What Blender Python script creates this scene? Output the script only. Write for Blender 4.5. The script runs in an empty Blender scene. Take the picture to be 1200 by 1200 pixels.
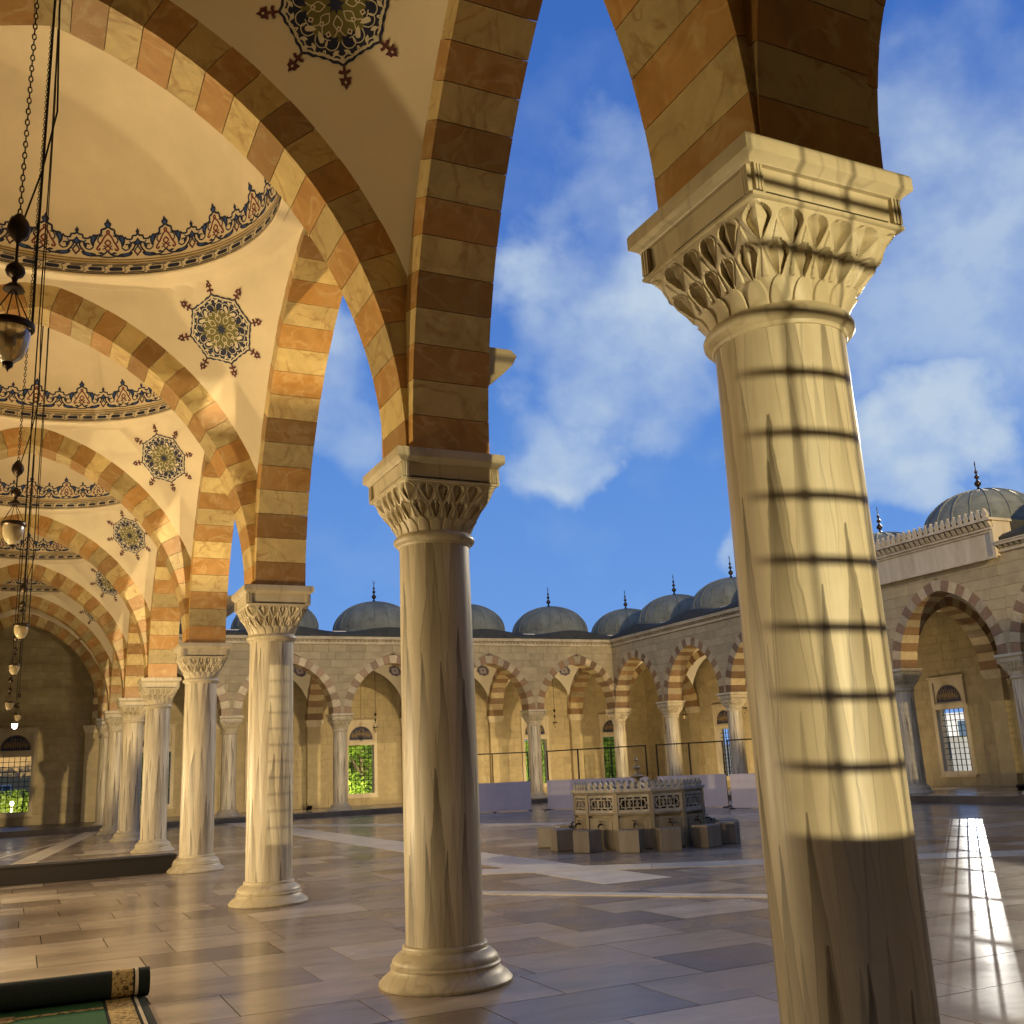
import bpy, math, random
from mathutils import Vector, Matrix
random.seed(7)
S = bpy.context.scene
COL = S.collection
PI = math.pi
rad = math.radians

# ------------------------------------------------------------------ camera
cam_d = bpy.data.cameras.new('camera'); cam = bpy.data.objects.new('camera', cam_d); COL.objects.link(cam)
cam_d.sensor_width = 36; cam_d.lens = 35.7; cam_d.clip_start = .05; cam_d.clip_end = 600
Rw = ((0.90361138, -0.06435108, 0.42349194), (-0.42594232, -0.23973001, 0.87241198), (-0.04538308, 0.96870453, 0.24403262))
cam.matrix_world = Matrix([[Rw[i][0], Rw[i][1], -Rw[i][2], (0, 0, 1.69)[i]] for i in range(3)] + [[0, 0, 0, 1]])
S.camera = cam

# ------------------------------------------------------------------ colour management
S.view_settings.view_transform = 'Standard'; S.view_settings.look = 'None'
S.view_settings.exposure = 0.0; S.view_settings.gamma = 1.0; S.view_settings.use_curve_mapping = False
S.cycles.max_bounces = 7; S.cycles.diffuse_bounces = 4; S.cycles.glossy_bounces = 3
S.cycles.transparent_max_bounces = 12; S.cycles.sample_clamp_indirect = 4.0
S.cycles.use_denoising = True; S.cycles.caustics_reflective = False; S.cycles.caustics_refractive = False

# ------------------------------------------------------------------ world : dusk sky with lit clouds
SUN_AZ = Vector((0.7515, 0.6597, 0)); SUN_EL = rad(4.25)
world = bpy.data.worlds.new('World'); S.world = world; world.use_nodes = True
def build_world():
    nt = world.node_tree; N = nt.nodes; L = nt.links
    for n in list(N): N.remove(n)
    out = N.new('ShaderNodeOutputWorld'); bg = N.new('ShaderNodeBackground'); L.new(bg.outputs[0], out.inputs[0])
    tc = N.new('ShaderNodeTexCoord')
    def m(op, a, b=None, c=None, clamp=False):
        n = N.new('ShaderNodeMath'); n.operation = op; n.use_clamp = clamp
        for i, v in enumerate((a, b, c)):
            if v is None: continue
            if isinstance(v, (int, float)): n.inputs[i].default_value = v
            else: L.new(v, n.inputs[i])
        return n.outputs[0]
    nrm = N.new('ShaderNodeVectorMath'); nrm.operation = 'NORMALIZE'; L.new(tc.outputs['Generated'], nrm.inputs[0])
    sep = N.new('ShaderNodeSeparateXYZ'); L.new(nrm.outputs[0], sep.inputs[0])
    ramp = N.new('ShaderNodeValToRGB'); L.new(sep.outputs[2], ramp.inputs[0])
    cr = ramp.color_ramp
    cr.elements[0].position = 0.0; cr.elements[0].color = (.22, .40, .80, 1)
    cr.elements[1].position = 1.0; cr.elements[1].color = (.022, .08, .36, 1)
    for p, c in ((.14, (.15, .335, .76)), (.30, (.105, .265, .68)), (.48, (.065, .185, .58)), (.66, (.045, .145, .50))):
        e = cr.elements.new(p); e.color = (*c, 1)
    # warp direction by noise so that cloud edges break up
    wn = N.new('ShaderNodeTexNoise'); wn.inputs['Scale'].default_value = 5.5; wn.inputs['Detail'].default_value = 9
    L.new(nrm.outputs[0], wn.inputs['Vector'])
    sub = N.new('ShaderNodeVectorMath'); sub.operation = 'SUBTRACT'; L.new(wn.outputs['Color'], sub.inputs[0]); sub.inputs[1].default_value = (.5, .5, .5)
    scl = N.new('ShaderNodeVectorMath'); scl.operation = 'SCALE'; L.new(sub.outputs[0], scl.inputs[0]); scl.inputs[3].default_value = .36
    add = N.new('ShaderNodeVectorMath'); add.operation = 'ADD'; L.new(nrm.outputs[0], add.inputs[0]); L.new(scl.outputs[0], add.inputs[1])
    nz = N.new('ShaderNodeVectorMath'); nz.operation = 'NORMALIZE'; L.new(add.outputs[0], nz.inputs[0])
    total = None
    # cloud banks: direction, angular radius in degrees, weight
    for d, r, w in CLOUDS:
        dv = Vector(d).normalized()
        dot = N.new('ShaderNodeVectorMath'); dot.operation = 'DOT_PRODUCT'; L.new(nz.outputs[0], dot.inputs[0]); dot.inputs[1].default_value = dv
        mr = N.new('ShaderNodeMapRange'); mr.interpolation_type = 'SMOOTHSTEP'
        mr.inputs[1].default_value = math.cos(rad(r)); mr.inputs[2].default_value = math.cos(rad(r * .25))
        mr.inputs[3].default_value = 0; mr.inputs[4].default_value = w
        L.new(dot.outputs['Value'], mr.inputs[0])
        total = mr.outputs[0] if total is None else m('MAXIMUM', total, mr.outputs[0])
    dn = N.new('ShaderNodeTexNoise'); dn.inputs['Scale'].default_value = 9; dn.inputs['Detail'].default_value = 8; dn.inputs['Roughness'].default_value = .55
    mp = N.new('ShaderNodeMapping'); mp.inputs['Scale'].default_value = (1, 1, 1.2); L.new(nrm.outputs[0], mp.inputs[0]); L.new(mp.outputs[0], dn.inputs['Vector'])
    dens = m('MULTIPLY', total, m('MULTIPLY_ADD', dn.outputs[0], 2.3, -.42, clamp=True), clamp=True)
    veil = m('MULTIPLY', m('SUBTRACT', dn.outputs[0], .52, clamp=True), .5)
    dens = m('ADD', dens, veil, clamp=True)
    # added broken cloud over the unseen sky, greys the ambient light; faded out ahead
    vd = N.new('ShaderNodeVectorMath'); vd.operation = 'DOT_PRODUCT'; L.new(nrm.outputs[0], vd.inputs[0]); vd.inputs[1].default_value = (.4235, .8724, .244)
    gap = N.new('ShaderNodeMapRange'); gap.interpolation_type = 'SMOOTHSTEP'; gap.inputs[1].default_value = .45; gap.inputs[2].default_value = .80; gap.inputs[3].default_value = 1; gap.inputs[4].default_value = 0
    L.new(vd.outputs['Value'], gap.inputs[0])
    gn = N.new('ShaderNodeTexNoise'); gn.inputs['Scale'].default_value = 3.2; gn.inputs['Detail'].default_value = 7; L.new(nrm.outputs[0], gn.inputs['Vector'])
    gm = N.new('ShaderNodeMapRange'); gm.interpolation_type = 'SMOOTHSTEP'; gm.inputs[1].default_value = .36; gm.inputs[2].default_value = .56; L.new(gn.outputs[0], gm.inputs[0])
    dens = m('MAXIMUM', dens, m('MULTIPLY', gap.outputs[0], m('MULTIPLY', gm.outputs[0], .45)))
    mix = N.new('ShaderNodeMix'); mix.data_type = 'RGBA'; L.new(dens, mix.inputs[0]); L.new(ramp.outputs[0], mix.inputs[6]); mix.inputs[7].default_value = (.50, .62, .77, 1)
    L.new(mix.outputs[2], bg.inputs[0]); bg.inputs[1].default_value = 1.0
def wdir(px, py):     # world direction of a spot in the sky, from the survey of the photograph
    c = (px - 600, 600 - py, 1190)
    return tuple(sum(Rw[i][j] * c[j] for j in range(3)) for i in range(3))
CLOUDS = [(wdir(700, 350), 6.5, 1.0), (wdir(780, 400), 6.0, .9), (wdir(640, 400), 4.5, .8), (wdir(640, 515), 4.8, 1.0), (wdir(680, 540), 2.8, 1.0),
          (wdir(1120, 200), 9, .75), (wdir(1200, 300), 9, .7), (wdir(1060, 330), 6.5, .6), (wdir(1105, 510), 4.6, .95), (wdir(1080, 580), 3.6, .8),
          (wdir(845, 652), 2.2, .8), (wdir(410, 460), 4.6, .7), (wdir(740, 230), 4.0, .35)]
build_world()

# ------------------------------------------------------------------ the sun, low beyond the right-hand gallery
sd = bpy.data.lights.new('sun', 'SUN'); sd.energy = .065; sd.angle = rad(.04); sd.color = (1, .95, .86)
sun = bpy.data.objects.new('sun', sd); COL.objects.link(sun)
sv = Vector((SUN_AZ.x * math.cos(SUN_EL), SUN_AZ.y * math.cos(SUN_EL), math.sin(SUN_EL)))
sun.rotation_euler = sv.to_track_quat('Z', 'Y').to_euler(); sun.location = sv * 150

# ------------------------------------------------------------------ helpers
def link(o, parent=None):
    COL.objects.link(o)
    if parent: o.parent = parent
    return o
def thing(name, label, cat, loc=(0, 0, 0), rz=0, group=None):
    o = bpy.data.objects.new(name, None); COL.objects.link(o); o.empty_display_size = .2
    o.location = loc; o.rotation_euler = (0, 0, rz); o['label'] = label; o['category'] = cat
    if group: o['group'] = group
    return o
def tag(o, label, cat, group=None):
    o['label'] = label; o['category'] = cat
    if group: o['group'] = group
    return o
def struct(o): o['kind'] = 'structure'; return o
def stuff(o): o['kind'] = 'stuff'; return o
class MB:
    def __init__(s): s.v = []; s.f = []; s.m = []
    def add(s, vs, fs, mi=0):
        b = len(s.v); s.v += [tuple(v) for v in vs]; s.f += [tuple(i + b for i in f) for f in fs]; s.m += [mi] * len(fs)
    def box(s, a, b, mi=0):
        (x0, y0, z0), (x1, y1, z1) = a, b
        s.add([(x0, y0, z0), (x1, y0, z0), (x1, y1, z0), (x0, y1, z0), (x0, y0, z1), (x1, y0, z1), (x1, y1, z1), (x0, y1, z1)],
              [(3, 2, 1, 0), (4, 5, 6, 7), (0, 1, 5, 4), (1, 2, 6, 5), (2, 3, 7, 6), (3, 0, 4, 7)], mi)
    def prism(s, poly, fn0, fn1, mi=0):
        n = len(poly); s.add([fn0(*p) for p in poly] + [fn1(*p) for p in poly],
              [tuple(range(n))[::-1], tuple(range(n, 2 * n))] + [(i, (i + 1) % n, n + (i + 1) % n, n + i) for i in range(n)], mi)
    def lathe(s, prof, n=24, c=(0, 0, 0), mi=0, a0=0, a1=2 * PI):
        full = abs(a1 - a0 - 2 * PI) < 1e-6; k = n if full else n + 1
        vs = [(c[0] + r * math.cos(a0 + (a1 - a0) * i / n), c[1] + r * math.sin(a0 + (a1 - a0) * i / n), c[2] + z) for r, z in prof for i in range(k)]
        fs = [(j * k + i, j * k + (i + 1) % k, (j + 1) * k + (i + 1) % k, (j + 1) * k + i) for j in range(len(prof) - 1) for i in range(n if full else n)]
        s.add(vs, fs, mi)
    def tube(s, pts, r, n=6, mi=0):
        pts = [Vector(p) for p in pts]; rings = []
        for i, p in enumerate(pts):
            d = (pts[min(i + 1, len(pts) - 1)] - pts[max(i - 1, 0)]).normalized()
            u = d.orthogonal().normalized() if i == 0 else (pu - d * pu.dot(d)).normalized()
            pu = u; w = d.cross(u); rr = r[i] if isinstance(r, (list, tuple)) else r
            rings.append([p + (u * math.cos(2 * PI * k / n) + w * math.sin(2 * PI * k / n)) * rr for k in range(n)])
        vs = [v for q in rings for v in q]; fs = [(i * n + k, i * n + (k + 1) % n, (i + 1) * n + (k + 1) % n, (i + 1) * n + k) for i in range(len(pts) - 1) for k in range(n)]
        fs += [tuple(range(n))[::-1], tuple(range((len(pts) - 1) * n, len(pts) * n))]
        s.add(vs, fs, mi)
    def mesh(s, name, mats, smooth=False):
        me = bpy.data.meshes.new(name); me.from_pydata(s.v, [], s.f)
        if not isinstance(mats, (list, tuple)): mats = [mats]
        for mm in mats: me.materials.append(mm)
        if len(mats) > 1: me.polygons.foreach_set('material_index', s.m)
        if smooth:
            me.polygons.foreach_set('use_smooth', [True] * len(me.polygons))
            try: me.set_sharp_from_angle(angle=rad(38))
            except Exception: pass
        me.update(); return me
    def obj(s, name, mats, parent=None, smooth=False):
        return link(bpy.data.objects.new(name, s.mesh(name, mats, smooth)), parent)
def inst(name, me, parent=None, loc=(0, 0, 0), rot=(0, 0, 0), sc=(1, 1, 1)):
    o = bpy.data.objects.new(name, me); link(o, parent); o.location = loc; o.rotation_euler = rot; o.scale = sc; return o
def kids(o): return [c for c in bpy.data.objects if c.parent == o]
def copy_thing(src, ch, loc, rz=None, label=None):       # ch: list of (part, [sub-parts])
    r = src.copy(); COL.objects.link(r); r.location = loc
    if rz is not None: r.rotation_euler = (0, 0, rz)
    if label: r['label'] = label
    for c, gs in ch:
        d = c.copy(); COL.objects.link(d); d.parent = r
        for g in gs:
            e = g.copy(); COL.objects.link(e); e.parent = d
    return r
def tree_of(o):
    allo = [c for c in COL.objects if c.parent is not None]
    return [(c, [g for g in allo if g.parent == c]) for c in allo if c.parent == o]
def recalc(me):
    import bmesh
    b = bmesh.new(); b.from_mesh(me); bmesh.ops.recalc_face_normals(b, faces=b.faces); b.to_mesh(me); b.free()

# ------------------------------------------------------------------ materials
class NM:
    def __init__(s, name, rough=.6, metal=0, spec=.5):
        s.m = bpy.data.materials.new(name); s.m.use_nodes = True; s.nt = s.m.node_tree; s.N = s.nt.nodes; s.L = s.nt.links
        s.b = s.N['Principled BSDF']; s.b.inputs['Roughness'].default_value = rough; s.b.inputs['Metallic'].default_value = metal
        s.b.inputs['Specular IOR Level'].default_value = spec
    def node(s, t, **k):
        n = s.N.new(t)
        for a, v in k.items(): setattr(n, a, v)
        return n
    def coord(s, scale=(1, 1, 1), kind='Object', rnd=False):
        tc = s.node('ShaderNodeTexCoord'); mp = s.node('ShaderNodeMapping'); mp.inputs['Scale'].default_value = scale
        s.L.new(tc.outputs[kind], mp.inputs[0])
        if rnd:
            oi = s.node('ShaderNodeObjectInfo'); mu = s.node('ShaderNodeVectorMath', operation='SCALE')
            mu.inputs[0].default_value = (37, 53, 71); s.L.new(oi.outputs['Random'], mu.inputs[3]); s.L.new(mu.outputs[0], mp.inputs['Location'])
        return mp.outputs[0]
    def noise(s, vec, scale, detail=4, rough=.5, dist=0):
        n = s.node('ShaderNodeTexNoise'); n.inputs['Scale'].default_value = scale; n.inputs['Detail'].default_value = detail
        n.inputs['Roughness'].default_value = rough; n.inputs['Distortion'].default_value = dist
        if vec is not None: s.L.new(vec, n.inputs['Vector'])
        return n.outputs[0]
    def ramp(s, fac, stops):
        r = s.node('ShaderNodeValToRGB'); cr = r.color_ramp
        cr.elements[0].position = stops[0][0]; cr.elements[0].color = (*stops[0][1], 1)
        cr.elements[1].position = stops[-1][0]; cr.elements[1].color = (*stops[-1][1], 1)
        for p, c in stops[1:-1]: e = cr.elements.new(p); e.color = (*c, 1)
        s.L.new(fac, r.inputs[0]); return r.outputs[0]
    def mix(s, fac, a, b, mode='MIX'):
        n = s.node('ShaderNodeMix', data_type='RGBA', blend_type=mode)
        for i, v in ((0, fac), (6, a), (7, b)):
            if isinstance(v, (int, float)): n.inputs[i].default_value = v
            elif isinstance(v, tuple): n.inputs[i].default_value = (*v, 1)
            else: s.L.new(v, n.inputs[i])
        return n.outputs[2]
    def math(s, op, a, b=None, c=None, clamp=False):
        n = s.node('ShaderNodeMath', operation=op, use_clamp=clamp)
        for i, v in enumerate((a, b, c)):
            if v is None: continue
            if isinstance(v, (int, float)): n.inputs[i].default_value = v
            else: s.L.new(v, n.inputs[i])
        return n.outputs[0]
    def rnd(s): return s.node('ShaderNodeObjectInfo').outputs['Random']
    def color(s, c):
        if isinstance(c, tuple): s.b.inputs['Base Color'].default_value = (*c, 1)
        else: s.L.new(c, s.b.inputs['Base Color'])
    def bump(s, h, strength=.3, dist=.01):
        n = s.node('ShaderNodeBump'); n.inputs['Strength'].default_value = strength; n.inputs['Distance'].default_value = dist
        s.L.new(h, n.inputs['Height']); s.L.new(n.outputs[0], s.b.inputs['Normal'])
def gray(v): return (v, v, v)

def mat_simple(name, c, rough=.6, metal=0, var=.12, sc=6, bump=0):
    m = NM(name, rough, metal); n = m.noise(m.coord(), sc, 5, .6)
    a = tuple(x * (1 - var) for x in c); b = tuple(min(1, x * (1 + var)) for x in c)
    m.color(m.ramp(n, [(.3, a), (.7, b)]))
    if bump: m.bump(n, bump, .01)
    return m.m
def mat_vouss(name, c, dark):
    m = NM(name, .42, 0, .45); v = m.coord(rnd=True)
    n = m.noise(v, 3.2, 6, .6, 1.2); f = m.noise(v, 26, 4, .6)
    vm = m.noise(v, 5, 2, .5)
    vein = m.math('SUBTRACT', 1.0, m.math('MULTIPLY', m.math('ABSOLUTE', m.math('SUBTRACT', m.noise(v, 2.3, 5, .5, .9), .5)), 22), clamp=True)
    vein = m.math('MULTIPLY', vein, m.math('MULTIPLY_ADD', vm, 3.4, -1.05, clamp=True))
    col = m.ramp(n, [(.25, tuple(x * .72 for x in c)), (.5, c), (.8, tuple(min(.8, x * 1.28) for x in c))])
    cl_ = m.ramp(m.noise(v, 1.3, 6, .62, 1.6), [(.40, gray(0)), (.62, gray(.55))])
    col = m.mix(cl_, col, tuple(.55 * a_ + .45 * b_ for a_, b_ in zip(c, dark)))
    col = m.mix(m.math('MULTIPLY', vein, .75), col, dark)
    col = m.mix(m.math('MULTIPLY', f, .35), col, tuple(x * .62 for x in c))
    tone = m.ramp(m.rnd(), [(0, gray(.68)), (.5, (.98, .96, .94)), (1, (1.16, 1.12, 1.02))])
    m.color(m.mix(1.0, col, tone, 'MULTIPLY')); m.bump(f, .25, .004)
    return m.m
M = {}
M['cream'] = mat_vouss('cream_marble', (.58, .45, .20), (.30, .15, .045))
M['red'] = mat_vouss('red_marble', (.40, .205, .055), (.56, .40, .19))
M['creamp'] = mat_vouss('pale_voussoir_stone', (.49, .40, .25), (.34, .26, .15))
M['redp'] = mat_vouss('russet_voussoir_stone', (.25, .15, .08), (.30, .20, .10))

def mat_shaft():
    m = NM('veined_column_marble', .26, 0, .5)
    oi = m.rnd(); tc = m.node('ShaderNodeTexCoord'); sp = m.node('ShaderNodeSeparateXYZ'); m.L.new(tc.outputs['Object'], sp.inputs[0])
    z = sp.outputs[2]; th = m.math('ARCTAN2', sp.outputs[1], sp.outputs[0])
    wob = m.noise(m.coord((2.2, 2.2, .9), rnd=True), 1.6, 4, .55)
    base = m.ramp(m.noise(m.coord((2, 2, .8), rnd=True), 1.1, 5, .6, .6), [(.3, (.55, .46, .31)), (.55, (.66, .575, .41)), (.8, (.73, .66, .51))])
    grain = m.noise(m.coord((24, 24, 1.1), rnd=True), 1.2, 5, .65)
    c = m.mix(m.math('MULTIPLY_ADD', grain, 1.0, -.42, clamp=True), base, (.46, .375, .25))
    for N_, H_, sd_, k in ((12, 1.55, 3.1, 1.0), (7, 2.3, 8.7, 1.0), (17, 1.25, 5.3, .45)):
        u = m.math('ADD', m.math('MULTIPLY', th, N_ / (2 * PI)), m.math('MULTIPLY_ADD', wob, .42, sd_))
        cell = m.math('FLOOR', u); fx = m.math('ABSOLUTE', m.math('SUBTRACT', m.math('FRACT', u), .5))
        wn = m.node('ShaderNodeTexWhiteNoise', noise_dimensions='2D'); cb_ = m.node('ShaderNodeCombineXYZ'); m.L.new(cell, cb_.inputs[0]); m.L.new(m.math('MULTIPLY_ADD', oi, 91.7, sd_), cb_.inputs[1]); m.L.new(cb_.outputs[0], wn.inputs['Vector'])
        v = m.math('FRACT', m.math('ADD', m.math('DIVIDE', z, H_), m.math('ADD', wn.outputs['Value'], m.math('MULTIPLY', grain, .03))))
        d = m.math('SUBTRACT', 1.0, v)
        w = m.math('MULTIPLY', m.math('POWER', d, .95), .55)
        ins = m.node('ShaderNodeMapRange', interpolation_type='SMOOTHSTEP'); m.L.new(m.math('SUBTRACT', w, fx), ins.inputs[0]); ins.inputs[1].default_value = -.012; ins.inputs[2].default_value = .03
        fade = m.math('POWER', 2.718, m.math('MULTIPLY', d, -3.4))
        edge = m.math('SUBTRACT', 1.0, m.math('MULTIPLY', m.math('ABSOLUTE', m.math('SUBTRACT', w, fx)), 30), clamp=True)
        ef = m.math('MULTIPLY', m.math('MULTIPLY', edge, m.math('POWER', 2.718, m.math('MULTIPLY', d, -1.3))), .85)
        a_ = m.math('MULTIPLY', m.math('MAXIMUM', m.math('MULTIPLY', ins.outputs[0], fade), ef), k, clamp=True)
        a_ = m.math('MULTIPLY', a_, m.math('MULTIPLY_ADD', m.noise(m.coord((7, 7, .5), rnd=True), 1.3, 3, .6), 3.2, -.05, clamp=True))
        c = m.mix(a_, c, (.075, .055, .035))
    m.color(c); m.bump(grain, .04, .004)
    r = m.math('MULTIPLY_ADD', grain, .35, .26); m.L.new(r, m.b.inputs['Roughness'])
    return m.m
M['shaft'] = mat_shaft()
def mat_capital():
    m = NM('carved_marble', .45, 0, .4); v = m.coord(rnd=True)
    c = m.ramp(m.noise(v, 2.2, 6, .6, .5), [(.3, (.47, .395, .25)), (.7, (.63, .55, .39))])
    vein = m.math('SUBTRACT', 1.0, m.math('MULTIPLY', m.math('ABSOLUTE', m.math('SUBTRACT', m.noise(m.coord((2.2, 2.2, .35), rnd=True), 1.6, 2, .5, .2), .5)), 30), clamp=True)
    f = m.noise(v, 38, 5, .6)
    c = m.mix(m.math('MULTIPLY', m.math('MULTIPLY', vein, m.noise(v, 5, 2, .5)), .6), c, (.17, .125, .075)); c = m.mix(m.math('MULTIPLY', f, .28), c, (.33, .26, .16))
    m.color(c); m.bump(f, .12, .004); return m.m
M['capital'] = mat_capital()
def mat_ashlar(name, c, var=.25):
    m = NM(name, .75, 0, .3); v = m.coord(kind='Object', rnd=True)
    n = m.noise(v, 2.0, 6, .65, .4); f = m.noise(v, 40, 4, .7)
    col = m.ramp(n, [(.25, tuple(x * .72 for x in c)), (.55, c), (.8, tuple(x * 1.2 for x in c))])
    col = m.mix(m.math('MULTIPLY', f, .35), col, tuple(x * .6 for x in c))
    tone = m.ramp(m.rnd(), [(0, (1 - var, 1 - var, 1 - var * 1.15)), (.5, gray(1)), (1, (1 + var * .6, 1 + var * .55, 1 + var * .45))])
    m.color(m.mix(1.0, col, tone, 'MULTIPLY')); m.bump(f, .4, .006); return m.m
M['ashlar'] = mat_ashlar('sandstone_block', (.42, .34, .20), .11)
def mat_streaky(name, c, dark, rough):
    m = NM(name, rough); v = m.coord((1.2, 1.2, .25), 'Object'); n = m.noise(v, 1.4, 7, .65, .6); f = m.noise(m.coord(), 30, 4, .6)
    col = m.ramp(n, [(.28, dark), (.62, c)]); col = m.mix(m.math('MULTIPLY', f, .25), col, dark); m.color(col); m.bump(f, .15, .006); return m.m
M['mortar'] = mat_simple('mortar_backing', (.24, .19, .12), .9, 0, .2, 3)
M['trim'] = mat_streaky('cornice_stone', (.58, .50, .36), (.36, .29, .18), .7)
M['plaster'] = mat_simple('painted_plaster', (.74, .625, .425), .85, 0, .10, .8, .12)
M['plaster2'] = mat_simple('white_plaster', (.78, .73, .64), .85, 0, .05, 1.2, .05)
M['navy'] = mat_simple('navy_paint', (.012, .018, .055), .7)
M['blue'] = mat_simple('blue_paint', (.03, .085, .30), .7)
M['maroon'] = mat_simple('maroon_paint', (.10, .022, .022), .7)
M['redpaint'] = mat_simple('brick_red_paint', (.17, .03, .03), .7)
M['olive'] = mat_simple('olive_paint', (.17, .15, .04), .7)
M['paintcream'] = mat_simple('cream_paint', (.70, .62, .44), .7)
M['goldline'] = mat_simple('ochre_paint', (.30, .20, .075), .7)
M['iron'] = mat_simple('black_iron', (.02, .017, .014), .5, .6)
M['brass'] = mat_simple('dark_bronze', (.05, .032, .018), .4, .8)
M['darkwood'] = mat_simple('dark_wood', (.010, .006, .003), .8)
def mat_lead():
    m = NM('grey_lead_sheet', .72, 0, .3); v = m.coord(); n = m.noise(v, 1.6, 6, .6, .5); f = m.noise(m.coord((3, 3, .6)), 6, 5, .6)
    c = m.ramp(n, [(.3, (.13, .14, .12)), (.7, (.26, .27, .23))]); c = m.mix(m.math('MULTIPLY', f, .45), c, (.05, .05, .038)); m.color(c); m.bump(f, .2, .01); return m.m
M['lead'] = mat_lead()
M['roofdark'] = mat_simple('dark_roof_lead', (.035, .035, .028), .8, 0, .3, 3)
def mat_floor(name, attr):
    m = NM(name, .12, 0, .34)
    if attr:
        at = m.node('ShaderNodeAttribute', attribute_name='tone'); r = at.outputs['Fac']
        off = m.node('ShaderNodeVectorMath', operation='SCALE'); off.inputs[0].default_value = (31, 17, 5); m.L.new(r, off.inputs[3])
        tc = m.node('ShaderNodeTexCoord'); ad = m.node('ShaderNodeVectorMath', operation='ADD'); m.L.new(tc.outputs['Object'], ad.inputs[0]); m.L.new(off.outputs[0], ad.inputs[1])
        mp = m.node('ShaderNodeMapping'); mp.inputs['Scale'].default_value = (.8, 2.6, 1); m.L.new(ad.outputs[0], mp.inputs[0]); v = mp.outputs[0]
    else:
        r = m.rnd(); v = m.coord((.9, 1.7, 1), rnd=True)
    n = m.noise(v, 1.6, 6, .6, .4); f = m.noise(v, 9, 5, .65)
    streak = m.ramp(n, [(.28, gray(.72)), (.5, gray(.95)), (.75, gray(1.12))])
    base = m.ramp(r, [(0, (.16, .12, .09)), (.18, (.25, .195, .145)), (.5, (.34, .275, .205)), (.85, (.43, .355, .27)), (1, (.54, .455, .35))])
    c = m.mix(1.0, base, streak, 'MULTIPLY'); c = m.mix(m.math('MULTIPLY', f, .3), c, (.10, .075, .065))
    m.color(c)
    tcw = m.node('ShaderNodeNewGeometry'); w = m.noise(tcw.outputs['Position'], .9, 5, .6)
    rg = m.math('ADD', m.math('MULTIPLY_ADD', w, .26, .03), m.math('MULTIPLY', f, .12), clamp=True)
    m.L.new(rg, m.b.inputs['Roughness'])
    m.bump(m.noise(tcw.outputs['Position'], 7, 3, .5), .05, .01)
    return m.m
M['slab'] = mat_floor('polished_slab', False); M['slabs'] = mat_floor('polished_paving', True)
M['joint'] = mat_simple('floor_joint', (.035, .028, .02), .9)
M['paletone'] = mat_streaky('pale_marble_and_light_patch', (.80, .70, .52), (.55, .46, .33), .3)
M['riser'] = mat_streaky('step_marble', (.16, .13, .10), (.08, .062, .045), .35)
M['board'] = mat_simple('lilac_board', (.47, .42, .49), .35, 0, .06, 2)
M['fount'] = mat_streaky('weathered_fountain_marble', (.42, .34, .21), (.12, .09, .045), .5)
M['fount2'] = mat_simple('carved_screen_marble', (.42, .37, .28), .6, 0, .3, 9)
M['stool'] = mat_streaky('stool_marble', (.30, .255, .19), (.13, .10, .07), .45)
M['carpet'] = mat_simple('green_carpet', (.008, .085, .018), .95, 0, .25, 60, .3)
M['carpdark'] = mat_simple('dark_carpet_back', (.006, .012, .008), .95, 0, .3, 40, .3)
def mat_goldcarp():
    m = NM('gold_carpet_border', .95); n = m.noise(m.coord(), 34, 3, .7)
    m.color(m.ramp(n, [(.40, (.06, .03, .01)), (.47, (.42, .29, .10)), (.7, (.52, .38, .15))])); return m.m
M['carpgold'] = mat_goldcarp()
M['white'] = mat_simple('white_paint', (.72, .70, .66), .5, 0, .05)
M['lawn'] = mat_simple('lawn', (.035, .075, .018), .95, 0, .35, 2, .3)
M['leafgreen'] = None
def mat_leaf():
    m = NM('leaf', .6); c = m.ramp(m.rnd(), [(0, (.05, .12, .012)), (1, (.13, .24, .025))])
    geo = m.node('ShaderNodeNewGeometry'); n = m.noise(geo.outputs['Position'], 1.3, 4, .6)
    c = m.ramp(n, [(.3, (.07, .13, .012)), (.7, (.26, .36, .04))]); m.color(c)
    tr = m.node('ShaderNodeBsdfTranslucent'); m.L.new(c, tr.inputs[0]); ms = m.node('ShaderNodeMixShader'); ms.inputs[0].default_value = .45
    m.L.new(m.b.outputs[0], ms.inputs[1]); m.L.new(tr.outputs[0], ms.inputs[2]); m.L.new(ms.outputs[0], m.N['Material Output'].inputs[0]); return m.m
M['leafgreen'] = mat_leaf()
M['bark'] = mat_simple('bark', (.09, .06, .035), .9, 0, .3, 12, .4)
def mat_glass():
    m = NM('lantern_glass', .22); m.b.inputs['Base Color'].default_value = (.62, .50, .28, 1)
    m.b.inputs['Transmission Weight'].default_value = .55; m.b.inputs['IOR'].default_value = 1.2; return m.m
M['glass'] = mat_glass()
def mat_emit(name, c, s):
    m = NM(name, .5); m.b.inputs['Emission Color'].default_value = (*c, 1); m.b.inputs['Emission Strength'].default_value = s; m.color(c); return m.m
M['lit'] = mat_emit('lit_lamp_glass', (1, .95, .8), 9)
M['house'] = mat_simple('white_house_wall', (.62, .60, .55), .8, 0, .06)
M['housewarm'] = mat_simple('ochre_house_wall', (.50, .33, .16), .8, 0, .1)
M['bluewin'] = mat_simple('blue_window_glass', (.06, .10, .14), .15)
M['brownbox'] = mat_simple('brown_shed_boards', (.16, .075, .035), .7, 0, .3, 8)

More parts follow.
